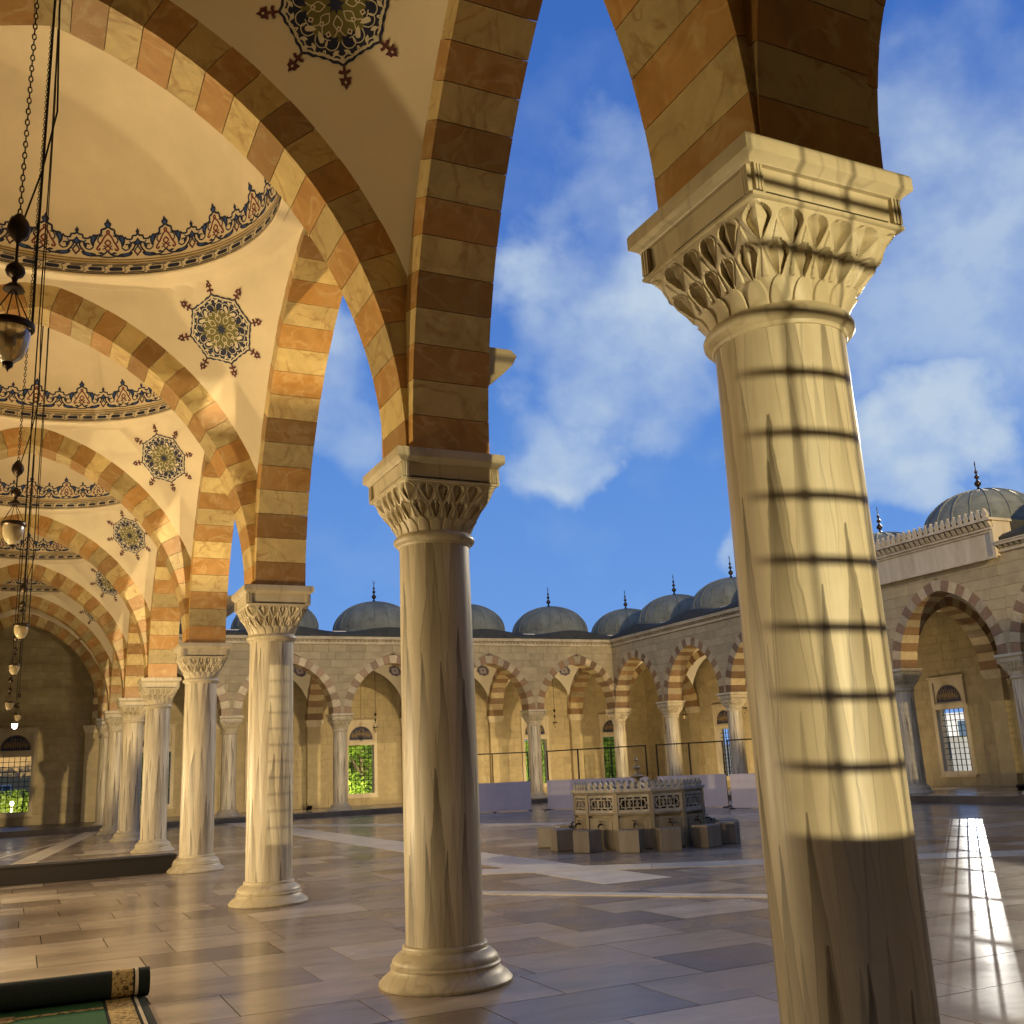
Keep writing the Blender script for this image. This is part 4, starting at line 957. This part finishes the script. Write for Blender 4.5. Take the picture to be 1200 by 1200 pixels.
# raised entrance bay of the right arcade
t = thing('entrance_parapet', 'raised parapet with pointed battlements over the entrance bay of the right arcade', 'parapet')
ya, yb = YR[5] - .25, YR[4] + .25
def rbx(a, b, w0, w1, za, zb_, nm_='parapet_block', mt='trim'):
    m = MB(); m.box((XRR - w1, a, za), (XRR - w0, b, zb_)); return m.obj(nm_, M[mt], t)
rbx(ya, yb, -.30, .52, ZC - .10, ZC + 1.06, 'parapet_body')
rbx(ya, yb, .522, .60, ZC - .16, ZC - .08, 'moulding'); rbx(ya, ya + .12, .522, .58, ZC - .078, ZC + .78, 'panel_frame'); rbx(yb - .12, yb, .522, .58, ZC - .078, ZC + .78, 'panel_frame')
rbx(ya + .121, yb - .121, .522, .57, ZC + .70, ZC + .78, 'panel_frame'); rbx(ya, yb, .522, .64, ZC + .78, ZC + .83, 'moulding')
m = MB(); nn = 24
for i in range(nn):
    u = ya + (yb - ya) * (i + .5) / nn
    p = [(XRR - w, u + du, zz) for du in (-.07, .07) for w, zz in ((.52, ZC + .835), (.60, ZC + .90), (.70, ZC + 1.04), (.52, ZC + 1.04))]
    m.add(p, [(0, 1, 2, 3), (4, 7, 6, 5), (0, 4, 5, 1), (1, 5, 6, 2)])
stuff(m.obj('dentils', M['trim'], t))
rbx(ya - .06, yb + .06, -.32, .74, ZC + 1.062, ZC + 1.15, 'moulding')
for s0 in (ya, yb): rbx(s0 - .03, s0 + .03, -2.4, -.3, ZC + .3, ZC + 1.145, 'side_wall', 'roofdark')
for i in range(22):
    u = ya + .02 + (yb - ya - .04) * (i + .5) / 22; w = .105
    poly = [(-w, 0), (-w * .55, .04), (-w, .13), (-w * .7, .19), (0, .33), (w * .7, .19), (w, .13), (w * .55, .04), (w, 0)]
    m = MB(); m.prism(poly, lambda a, b: (XRR - .68, u + a, ZC + 1.15 + b), lambda a, b: (XRR - .56, u + a, ZC + 1.15 + b)); o = m.obj('merlon', M['trim'], t); recalc(o.data)

# ------------------------------------------------------------------ fountain in the courtyard
FX, FY = 11.97, 19.15
fo = thing('ablution_fountain', 'round marble ablution fountain with pierced screens, taps and a small finial', 'fountain', (FX, FY, 0), rad(8))
NS = 12; RF = 1.36
m = MB(); m.lathe([(RF - .02, 0), (RF - .02, .56), (0, .56)], NS); m.obj('basin_body', M['fount'], fo)
m = MB(); m.lathe([(RF + .03, .66), (RF + .05, .69), (RF + .03, .72), (RF - .06, .74)], NS); m.obj('moulding', M['fount'], fo)
m = MB(); m.lathe([(RF - .02, 1.05), (RF + .02, 1.08), (RF + .08, 1.12), (RF + .08, 1.17), (RF - .1, 1.17)], NS); m.obj('rim', M['fount2'], fo)
m = MB(); m.lathe([(RF - .12, .56), (RF - .12, 1.16), (0, 1.16)], NS); m.obj('inner_drum', M['darkwood'], fo)
m = MB(); m.lathe([(RF - .03, .56), (RF - .03, .66)], NS); m.obj('plinth_band', M['fount'], fo)
side = 2 * RF * math.sin(PI / NS)
def facepts(k):
    a = 2 * PI * (k + .5) / NS; r = RF * math.cos(PI / NS); n_ = Vector((math.cos(a), math.sin(a), 0)); tt = Vector((-math.sin(a), math.cos(a), 0)); return n_ * r, n_, tt
lower = MB(); lower.box((-side / 2 + .03, -.02, .04), (side / 2 - .03, .03, .62)); lower.box((-side / 2 + .09, .03, .10), (side / 2 - .09, .042, .56))
LOW = lower.mesh('tap_panel', M['fount'])
sc = MB(); W2 = side / 2 - .03
sc.box((-side / 2, -.05, .72), (-W2 + .04, .03, 1.06)); sc.box((W2 - .04, -.05, .72), (side / 2, .03, 1.06)); sc.box((-W2, -.05, .72), (W2, .028, .77)); sc.box((-W2, -.05, 1.01), (W2, .028, 1.06))
for cx_ in (-.16, 0, .16):                      # interlaced star lattice
    for j in range(8):
        a = j * PI / 4 + PI / 8; q = (cx_ + .075 * math.cos(a), .89 + .075 * math.sin(a)); p = (cx_ + .118 * math.cos(a + PI / 8), .89 + .118 * math.sin(a + PI / 8)); r2 = (cx_ + .075 * math.cos(a + PI / 4), .89 + .075 * math.sin(a + PI / 4))
        for u, v in ((q, p), (p, r2)):
            dx, dz = v[0] - u[0], v[1] - u[1]; L = math.hypot(dx, dz); nx, nz = -dz / L * .010, dx / L * .010
            sc.prism([(u[0] + nx, u[1] + nz), (v[0] + nx, v[1] + nz), (v[0] - nx, v[1] - nz), (u[0] - nx, u[1] - nz)], lambda a_, b_: (a_, -.03, b_), lambda a_, b_: (a_, .018, b_))
    sc.box((cx_ - .008, -.03, .77), (cx_ + .008, .016, 1.01))
SCR = sc.mesh('pierced_screen', M['fount2']); recalc(SCR)
tp = MB(); tp.tube([(0, .03, .50), (0, .13, .50), (0, .16, .47), (0, .16, .43)], .018, 8); tp.tube([(0, .09, .50), (0, .09, .56)], .010, 6); tp.box((-.04, .08, .555), (.04, .10, .572)); TAP = tp.mesh('tap', M['brass'], True)
cr = MB(); poly = [(-.045, 0), (-.02, .03), (-.05, .07), (-.035, .11), (0, .15), (.035, .11), (.05, .07), (.02, .03), (.045, 0)]
cr.prism(poly, lambda a_, b_: (a_, -.02, 1.17 + b_), lambda a_, b_: (a_, .03, 1.17 + b_)); CRE = cr.mesh('crest_leaf', M['fount2']); recalc(CRE)
po = MB(); po.box((-.045, -.03, 0), (.045, .045, 1.10)); POS = po.mesh('corner_post', M['fount'])
for k in range(NS):
    p, n_, tt = facepts(k); a = math.atan2(n_.y, n_.x) - PI / 2
    for nm_, me in (('tap_panel', LOW), ('pierced_screen', SCR), ('tap', TAP)): inst(nm_, me, fo, p, (0, 0, a))
    for j in range(5): inst('crest_leaf', CRE, fo, p + tt * side * ((j + .5) / 5 - .5), (0, 0, a))
    av = 2 * PI * k / NS; inst('corner_post', POS, fo, (RF * math.cos(av) * .995, RF * math.sin(av) * .995, 0), (0, 0, av - PI / 2))
m = MB(); m.lathe([(.0, 1.16), (.20, 1.17), (.16, 1.22), (.05, 1.28), (.045, 1.34), (.14, 1.38), (.15, 1.40), (.045, 1.43), (.035, 1.52), (.09, 1.56), (.095, 1.58), (.03, 1.61), (.025, 1.70), (.05, 1.73), (.02, 1.78), (0, 1.84)], 20); m.obj('finial', M['fount'], fo, True)
stl = [(10.45, 20.45, 'leftmost marble stool beside the fountain, set back'), (10.2, 19.35, 'marble stool left of the fountain, second from the left'), (10.3, 18.5, 'marble stool at the left front of the fountain'), (10.85, 17.75, 'marble stool before the middle of the fountain'),
       (11.5, 17.42, 'marble stool right of the middle front stool'), (12.42, 17.45, 'marble stool at the right front corner of the fountain'), (13.2, 17.8, 'marble stool standing clear right of the fountain'), (13.62, 18.4, 'marble stool farthest right, behind the clear one'), (11.1, 20.8, 'marble stool behind the fountain, left side'), (13.75, 19.4, 'marble stool behind the right side of the fountain'), (12.2, 21.1, 'marble stool hidden behind the fountain')]
sm = MB(); r = .20
prof = [(-r, -r), (r, -r), (r, r), (-r, r)]
lv = [(.19, 0), (.20, .02), (.20, .40), (.19, .425)]
sm.add([(sx * h, sy * h, z) for h, z in lv for sx, sy in ((-1, -1), (1, -1), (1, 1), (-1, 1))], [(j * 4 + i, j * 4 + (i + 1) % 4, (j + 1) * 4 + (i + 1) % 4, (j + 1) * 4 + i) for j in range(3) for i in range(4)] + [(3, 2, 1, 0), (12, 13, 14, 15)])
STO = sm.mesh('stone_stool', M['stool'])
for x, y, lb in stl:
    o = inst('stone_stool', STO, None, (x, y, .0), (0, 0, math.atan2(FY - y, FX - x) + rad(random.uniform(-6, 6)))); tag(o, lb, 'stool', 'marble stools around the fountain')

# ------------------------------------------------------------------ boards on black frames
BLK = 'lilac boards on black frames'
def boards(a, b, posts, label, htop=2.25):
    ax, ay = a; bx_, by = b; L = math.hypot(bx_ - ax, by - ay); rz = math.atan2(by - ay, bx_ - ax)
    t = thing('display_board', label, 'board', (ax, ay, 0), rz, BLK)
    m = MB(); m.box((0, -.012, .02), (L, .012, 1.14)); m.obj('board_panel', M['board'], t)
    for p in posts:
        m = MB(); m.box((p * L - .022, .014, 0), (p * L + .022, .058, htop)); m.obj('post', M['iron'], t)
        m = MB(); m.box((p * L - .03, -.35, 0), (p * L + .03, .35, .035)); m.obj('foot', M['iron'], t)
    m = MB(); m.box((posts[0] * L - .024, .012, htop + .001), (posts[-1] * L + .024, .06, htop + .045)); m.obj('top_rail', M['iron'], t)
boards((16.5, 38.6), (18.65, 37.9), [.02, .34, .98], 'lilac board farthest left, right beside the central column')
boards((19.2, 37.5), (21.3, 33.3), [.01, .33, .66, .99], 'long lilac board on a black frame behind the fountain')
boards((21.45, 32.9), (22.75, 30.5), [.01, .5, .99], 'lilac board right of the fountain with an open black frame above')
boards((22.1, 29.4), (22.95, 28.3), [.01, .99], 'lilac board partly hidden by the huge near column')

# ------------------------------------------------------------------ low bench, carpet, cable
m = MB(); m.box((0, 0, .004), (7.0, .55, .30)); m.box((-.02, -.03, .30), (7.02, .58, .335)); tag(m.obj('low_bench', M['darkwood']), 'low dark wooden bench running left from the third column', 'bench').location = (XB + .9 - .1, 21.95, 0)
COL.objects['low_bench'].scale = ((2.95 - XB - .8) / 7.02, 1, 1)
ct = thing('prayer_carpet', 'green carpet with gold border, half rolled up, in the lower left corner', 'carpet', (1.06, 9.5, 0), rad(-1.5))
m = MB(); R = .115; n = 28
pts = []
for i in range(n * 2 + 1):
    a = -PI / 2 + 2 * PI * i / n; rr = R - .018 * i / n; pts.append((rr * math.cos(a) * 1.05, .13 + rr * math.sin(a)))
def roll(u0, u1, mat, nm_, grow=0):
    m = MB(); k = len(pts)
    for u in (u0, u1): m.v += [(u, y * (1 + grow), z + .0) for y, z in pts]
    m.f = [(i, i + 1, k + i + 1, k + i) for i in range(k - 1)]; c0 = len(m.v); m.v += [(u1, 0, .13)]
    m.f += [(k + i, k + i + 1, c0) for i in range(k - 1)]; m.m = [0] * len(m.f); return m.obj(nm_, M[mat], ct, False)
roll(-3.2, -.26, 'carpdark', 'rolled_back'); roll(-.26, -.10, 'carpgold', 'rolled_border'); roll(-.10, -.085, 'carpdark', 'rolled_stripe'); roll(-.085, -.06, 'paletone', 'rolled_stripe'); roll(-.06, .03, 'carpdark', 'rolled_edge')
def flat(u0, u1, y0, y1, z, mat, nm_):
    m = MB(); m.box((u0, y0, z - .004), (u1, y1, z)); m.obj(nm_, M[mat], ct)
flat(-3.2, .0, -3.2, .03, .014, 'carpdark', 'carpet_edge'); flat(-.085, -.062, -3.18, .0, .019, 'paletone', 'pale_stripe'); flat(-.30, -.11, -3.18, .02, .019, 'carpgold', 'gold_border')
flat(-3.2, -.325, -3.18, .02, .0185, 'carpet', 'green_field'); flat(-1.05, -.33, -.30, -.283, .0235, 'carpgold', 'gold_line'); flat(-1.05, -.33, -.335, -.318, .0235, 'carpgold', 'gold_line'); flat(-2.6, -.95, -.42, -.22, .0235, 'carpgold', 'gold_panel')
m = MB(); m.tube([(2.2, 4.42, .008), (2.6, 4.62, .008), (3.0, 4.70, .008), (3.4, 4.62, .008), (3.9, 4.40, .008), (4.4, 4.0, .008), (5, 3.7, .008)], .009, 6); tag(m.obj('floor_cable', M['iron'], None, True), 'black cable curving on the floor around the foot of the huge column', 'cable')

# ------------------------------------------------------------------ corbels on the court side
cb = MB(); N = 10
prof = [(0, 0), (.05, -.06), (.16, -.10), (.22, -.20), (.17, -.34), (.06, -.50), (0, -.62)]
pp = [(0, .06), (.26, .06), (.30, .0), (.27, -.10), (.20, -.22), (.10, -.36), (.02, -.46), (0, -.46)]
cb.prism(pp, lambda u, z: (u, -.10, z), lambda u, z: (u, .10, z)); CORB = cb.mesh('stone_corbel', M['ashlar']); recalc(CORB)
for i, z_ in ((1, 5.62), (3, 5.45), (4, 5.3)): tag(inst('stone_corbel', CORB, None, (XR + .395, YC[i], z_), sc=(1.6, 1.3, .95)), 'stone corbel above ' + {1: 'the central column', 3: 'the column by the end of the low bench', 4: 'the column just beyond the low bench'}[i], 'corbel', 'stone corbels above the near columns')

# ------------------------------------------------------------------ hanging lanterns
def lantern_protos():
    r = {}
    m = MB(); m.lathe([(.0, .44), (.018, .43), (.05, .395), (.055, .37), (.045, .345), (.02, .33), (.012, .30)], 14); m.lathe([(.0, .30), (.03, .29), (.055, .265), (.06, .25), (.0, .245)], 14); r['cap'] = m.mesh('cap', M['brass'], True)
    m = MB(); m.lathe([(.118, .0), (.128, .012), (.128, .040), (.118, .048), (.108, .04), (.108, .012), (.118, .0)], 24); r['ring'] = m.mesh('ring', M['brass'], True)
    m = MB(); m.lathe([(.105, .01), (.108, -.03), (.098, -.10), (.075, -.16), (.03, -.20), (0, -.205)], 24); m.lathe([(.04, .0), (.04, -.09), (0, -.1)], 12); r['glass'] = m.mesh('glass_bowl', M['glass'], True)
    m = MB(); m.lathe([(.0, -.19), (.03, -.198), (.026, -.225), (.008, -.24), (0, -.26)], 12); r['knob'] = m.mesh('knob', M['brass'], True)
    m = MB(); m.tube([(0, 0, .27), (.118, 0, .04)], .004, 5); r['rod'] = m.mesh('rod', M['brass'])
    m = MB(); m.lathe([(.0, .75), (.02, .74), (.055, .69), (.065, .64), (.05, .60), (.02, .57), (.008, .55), (.008, .44)], 14); r['ball'] = m.mesh('ball', M['brass'], True)
    return r
LP = lantern_protos()
def chain_mesh(z0, z1):
    m = MB(); z = z0; k = 0
    while z < z1:
        pts = []
        for i in range(9):
            a = 2 * PI * i / 8; pts.append((.011 * math.cos(a), .023 * math.sin(a)))
        P3 = [((p[0], 0, z + p[1]) if k % 2 else (0, p[0], z + p[1])) for p in pts]; m.tube(P3, .0042, 4); z += .038; k += 1
    return m.mesh('chain', M['iron'])
def rod_mesh(z0, z1): m = MB(); m.tube([(0, 0, z0), (0, 0, z1)], .011, 5); return m.mesh('chain', M['iron'])
def lantern(x, y, z, ztop, label, fine=False, cable=True, lit=False, sc=1.0, group='lanterns hanging in the near gallery'):
    t = thing('hanging_lantern', label, 'lantern', (x, y, z), 0, group)
    inst('cap', LP['cap'], t, sc=(sc,) * 3); inst('ring', LP['ring'], t, sc=(sc,) * 3); inst('knob', LP['knob'], t, sc=(sc,) * 3); inst('ball', LP['ball'], t, sc=(sc,) * 3)
    for k in range(4): inst('rod', LP['rod'], t, rot=(0, 0, k * PI / 2 + .4), sc=(sc,) * 3)
    g_ = inst('glass_bowl', LP['glass'], t, sc=(sc,) * 3)
    if lit: g_.data = g_.data.copy(); g_.data.materials.clear(); g_.data.materials.append(M['lit'])
    me = (chain_mesh if fine else rod_mesh)(.72 * sc, ztop - z); inst('chain', me, t)
    if cable:
        m = MB(); H = ztop - z
        m.tube([(.11 * sc, 0, .05), (.105, .0, .5), (.10, 0, H * .4), (.095, 0, H * .7), (.07, 0, H)], .008, 5)
        m.tube([(.02, 0, .7), (.10, 0, 1.05), (.16, .02, 1.5), (.13, 0, 2.2), (.10, 0, H * .8), (.07, 0, H)], .006, 5)
        m.obj('cable', M['iron'], t, True)
lanL = ['nearest hanging lantern with bronze ring and amber glass at the left edge', 'second hanging lantern, glass bowl on four rods, left edge', 'third hanging lantern, small, at the left edge', 'fourth hanging lantern, small, below the third', 'fifth tiny hanging lantern with pale glass', 'sixth tiny hanging lantern right of the fifth', 'lowest tiny hanging lantern, brightly lit white']
LY = [(YC[i] + YC[i + 1]) / 2 for i in range(7)]
LXZ = [(-.20, 4.26), (-.21, 4.45), (-.10, 4.32), (-.22, 4.42), (-.34, 4.12), (-.12, 4.18), (-.22, 4.2)]
for i in range(7): lantern(LXZ[i][0], LY[i], LXZ[i][1], 11.0, lanL[i], i < 2, i < 4, i == 6)
for i in range(5): lantern(wf[i], (YF + YW) / 2, 3.9, 8.7, 'lantern hanging in the far gallery %s' % ['beyond the left columns', 'left of the green window', 'before the green window', 'behind the central column', 'right of the central column'][i], cable=False, group='lanterns of the far gallery')
for i in range(5): lantern((XRR + XW) / 2, wr[i], 3.9, 8.7, 'lantern hanging in the right gallery %s' % ['by the corner', 'behind the fountain', 'right of the fountain', 'behind the huge column', 'in the raised entrance bay'][i], cable=False, group='lanterns of the right gallery')

# ------------------------------------------------------------------ outside the windows
def tree(x, y, h, r, label, seed):
    rnd = random.Random(seed); t = thing('leafy_tree', label, 'tree', (x, y, -.1), 0, 'trees outside the windows')
    m = MB(); m.tube([(0, 0, 0), (.05, .02, h * .3), (-.04, .05, h * .55), (.05, 0, h * .8)], [.16, .13, .09, .04], 8)
    for k in range(5):
        a = rnd.uniform(0, 6.28); m.tube([(0, 0, h * .35), (r * .4 * math.cos(a), r * .4 * math.sin(a), h * .55), (r * .7 * math.cos(a), r * .7 * math.sin(a), h * .75)], [.07, .045, .02], 6)
    m.obj('trunk', M['bark'], t, True)
    m = MB()
    cl = [(rnd.uniform(-1, 1) * r * .7, rnd.uniform(-1, 1) * r * .7, h * rnd.uniform(.12, .95), rnd.uniform(.4, .75) * r * .6) for _ in range(34)]
    for cx_, cy_, cz, cr_ in cl:
        for _ in range(170):
            v = Vector((rnd.gauss(0, 1), rnd.gauss(0, 1), rnd.gauss(0, .8))).normalized() * cr_ * rnd.uniform(.5, 1.05); c = Vector((cx_, cy_, cz)) + v
            u = Vector((rnd.uniform(-1, 1), rnd.uniform(-1, 1), rnd.uniform(-1, 1))).normalized(); w = u.orthogonal().normalized(); s_ = rnd.uniform(.07, .13)
            m.add([c + u * s_, c + w * s_ * .5, c - u * s_, c - w * s_ * .5], [(0, 1, 2, 3)])
    m.obj('crown', M['leafgreen'], t)
for i, (x, y, h, r) in enumerate([(14.5, 57.5, 5.2, 2.3), (18.0, 58.5, 5.0, 2.2), (11.2, 58, 4.8, 2.0), (8.0, 59, 5.2, 2.2), (23.5, 60, 5, 2.2)]):
    tree(x, y, h, r, 'leafy green tree outside the far wall %s' % ['seen through the green window', 'right of the green window tree', 'left of the green window tree', 'farthest left', 'behind the right part of the far wall'][i], 40 + i)
def house(x, y, w, d, h, rz, label, mat):
    t = thing('garden_house', label, 'house', (x, y, -.1), rz)
    m = MB(); m.box((-w / 2, -d / 2, 0), (w / 2, d / 2, h)); m.obj('wall', M[mat], t)
    m = MB(); m.prism([(-w / 2 - .3, h), (0, h + .06), (w / 2 + .3, h)], lambda a, b: (a, -d / 2 - .3, b), lambda a, b: (a, d / 2 + .3, b)); m.obj('roof', M['roofdark'], t)
    for k in (-.3, .1, .36):
        m = MB(); m.box((k * w - .45, -d / 2 - .04, 1.15), (k * w + .45, -d / 2 + .02, 2.15)); f = m.obj('window', M['white'], t)
        m = MB(); m.box((k * w - .38, -d / 2 - .06, 1.22), (k * w - .03, -d / 2 - .03, 2.08)); m.box((k * w + .03, -d / 2 - .06, 1.22), (k * w + .38, -d / 2 - .03, 2.08)); m.obj('pane', M['bluewin'], f)
    m = MB(); m.box((-.1 * w - .35, -d / 2 - .05, 0), (-.1 * w + .35, -d / 2 + .02, 1.2)); m.obj('door', M['brownbox'], t)
house(45.5, 40.5, 9, 4, 2.3, rad(-90 + 4), 'white garden house with blue windows outside the entrance bay window', 'house')
house(-1.5, 66, 8, 4, 3.9, 0, 'ochre garden house seen through the window at the left edge', 'housewarm')
m = MB()
m.lathe([(.05, 0), (.05, 1.0), (.03, 1.1), (.0, 1.1)], 10); post = m.obj('garden_lamp', M['white']); tag(post, 'small white lamp glowing in the garden behind the left edge window', 'lamp'); post.location = (-.15, 57, -.1)
m = MB(); m.lathe([(0, 1.1), (.07, 1.14), (.09, 1.22), (.06, 1.30), (0, 1.32)], 14); gl = m.obj('lamp_globe', M['lit'], post, True)

# ------------------------------------------------------------------ floodlights (each builds its fixture and its own light)
WARM = (1, .66, .30)
def floodlight(x, y, z, target, power, label, color=WARM, cone=100, blend=.5, size=.06, mast=0, group='floodlights around the mosque'):
    t = thing('floodlight', label, 'floodlight', (x, y, z - .16 - mast), 0, group)
    m = MB()
    if mast: m.tube([(0, 0, 0), (0, 0, mast)], .07, 8)
    else: m.box((-.14, -.10, 0), (.14, .10, .03)); m.box((-.135, -.01, .03), (-.12, .01, .16)); m.box((.12, -.01, .03), (.135, .01, .16))
    m.obj('stand', M['iron'], t)
    d = Vector(target) - Vector((x, y, z)); q = d.to_track_quat('-Z', 'Y'); Rm = q.to_matrix()
    m = MB(); b = MB(); b.box((-.12, -.09, .03), (.12, .09, .09)); b.box((-.10, -.07, .02), (.10, .07, .03)); m.add([Rm @ Vector(v) + Vector((0, 0, .16 + mast)) for v in b.v], b.f); m.obj('housing', M['brass'], t)
    ld = bpy.data.lights.new('flood', 'SPOT'); ld.energy = power; ld.color = color; ld.spot_size = rad(cone); ld.spot_blend = blend; ld.shadow_soft_size = size
    lo = bpy.data.objects.new('flood', ld); COL.objects.link(lo); lo.location = Vector((x, y, z)) + d.normalized() * .02; lo.rotation_euler = q.to_euler()
    return lo
floodlight(3.36, -13.3, .05, (3.31, 3.5, 3.0), 14000, 'ground floodlight on the lawn behind the barred window facing the huge column', (1, .84, .47), 60, .3, .055)
for i, y in enumerate(LY): floodlight(-3.0, y + (1.1 if i == 0 else 0), 1.5, (1.9, y + .5, 3.6), (360, 1800, 1750, 1400, 850, 380, 110)[i], 'added fill floodlight by the left wall in the %s bay' % order[i], (1, .76, .42), 160, .6, .16, mast=1.34)  # unseen fill lamps, added to warm the vaults and column sides
for i, x in enumerate(wf): floodlight(x + 1.2, YF + .6, .40, (x - .4, YW, 4.5), (150, 190, 260, 440, 560)[i], 'small ground floodlight in the far gallery ' + ['beyond the left columns', 'left of the green window', 'by the green window', 'behind the central column', 'by the corner'][i], (1, .74, .36), 160, .6, .08)
for i in range(6): floodlight(XRR + .7, wr[i] - 1.2, .40, (XW, wr[i], 4.5), (620, 540, 480, 45, 20, 50)[i], 'small ground floodlight in the right gallery ' + ['by the corner', 'behind the fountain finial', 'right of the fountain', 'behind the huge column', 'in the entrance bay', 'at the right picture edge'][i], (1, .74, .36), 160, .6, .08)
floodlight(16, -24, 15.0, (22, 40, 0), 110000, 'added mast floodlight behind the near wing, fill for the far facades', (1, .76, .40), 60, .4, .5, mast=15)  # added lamp out of view, warms the court facades
floodlight(-62, -250, 3.6, (22, 46, 2), 1300000, 'added distant floodlight sending level light through the windows behind the camera', (1, .80, .42), 14, .2, .4, mast=3.4)  # added source, stands in for low sunlight thrown back from behind
floodlight(15.7, 53.2, .3, (15.2, 58, 2.0), 9000, 'added floodlight brightening the tree outside the green window', (1, .93, .6), 130, .5, .1)  # added lamp, makes the leaves in the window bright
floodlight(-1.2, 53.2, .3, (-.8, 60, 2), 6000, 'added floodlight brightening the garden outside the window at the left edge', (1, .85, .5), 130, .5, .1)  # added lamp, lifts the view through the left window
floodlight(38.5, 33.5, .4, (44, 38.5, 1.6), 2200, 'added floodlight brightening the white house outside the entrance bay window', (1, .95, .85), 140, .5, .1)  # added lamp for the house front turned away from the sun
# long clipped hedge and a rendered boundary wall beyond the windows
def hedge(x0, x1, y0, y1, h, label, seed):
    rnd = random.Random(seed); m = MB()
    for _ in range(int((x1 - x0) * (y1 - y0 + 1) * h * 170)):
        c = Vector((rnd.uniform(x0, x1), rnd.uniform(y0, y1), rnd.uniform(0, h)))
        u = Vector((rnd.uniform(-1, 1), rnd.uniform(-1, 1), rnd.uniform(-1, 1))).normalized(); w = u.orthogonal().normalized(); s_ = rnd.uniform(.07, .13)
        m.add([c + u * s_, c + w * s_ * .5, c - u * s_, c - w * s_ * .5], [(0, 1, 2, 3)])
    m.box((x0 + .2, y0 + .35, -.1), (x1 - .2, y1, h - .25))
    o = m.obj('garden_hedge', M['leafgreen']); tag(o, label, 'hedge')
hedge(5, 42, 60.5, 61.3, 3.6, 'long tall green hedge beyond the windows of the far wall', 5)
m = MB(); m.box((46.5, 44, -.1), (47, 75, 2.6)); tag(m.obj('boundary_wall', M['house']), 'long white boundary wall outside the right gallery windows', 'wall')
floodlight(26, 54, .3, (26, 61, 2), 14000, 'added floodlight brightening the tall hedge', (1, .95, .75), 150, .5, .1)  # added lamp, keeps the hedge bright behind the far windows
floodlight(40, 52, .3, (47, 52, 1.5), 3000, 'added floodlight brightening the white boundary wall', (1, .95, .85), 150, .5, .1)  # added lamp so the wall reads white from inside
hedge(-6, 3.0, 58.6, 59.2, 1.7, 'low green hedge in the garden outside the window at the left edge', 9)
floodlight(52, 36, 22.0, (9, 14, 0), 65000, 'added tall mast floodlight beyond the right gallery, fill for the near court', (1, .86, .62), 50, .5, .3, mast=22)  # added lamp out of view, warms the court paving and column edges
t = thing('apartment_block', 'pale block with blue windows seen far outside the entrance bay window', 'building', (73, 65, -.1), rad(-48))
m = MB(); m.box((-9, -3, 0), (9, 3, 4.6)); m.obj('wall', M['house'], t)
for k in range(6):
    m = MB(); m.box((-8 + k * 2.8, -3.05, 1.8), (-6.3 + k * 2.8, -2.98, 3.9)); m.obj('window', M['bluewin'], t)
floodlight(62, 55, .4, (72, 64, 2), 9000, 'added floodlight brightening the pale block', (1, .96, .88), 150, .5, .1)  # added lamp, brightens the block front
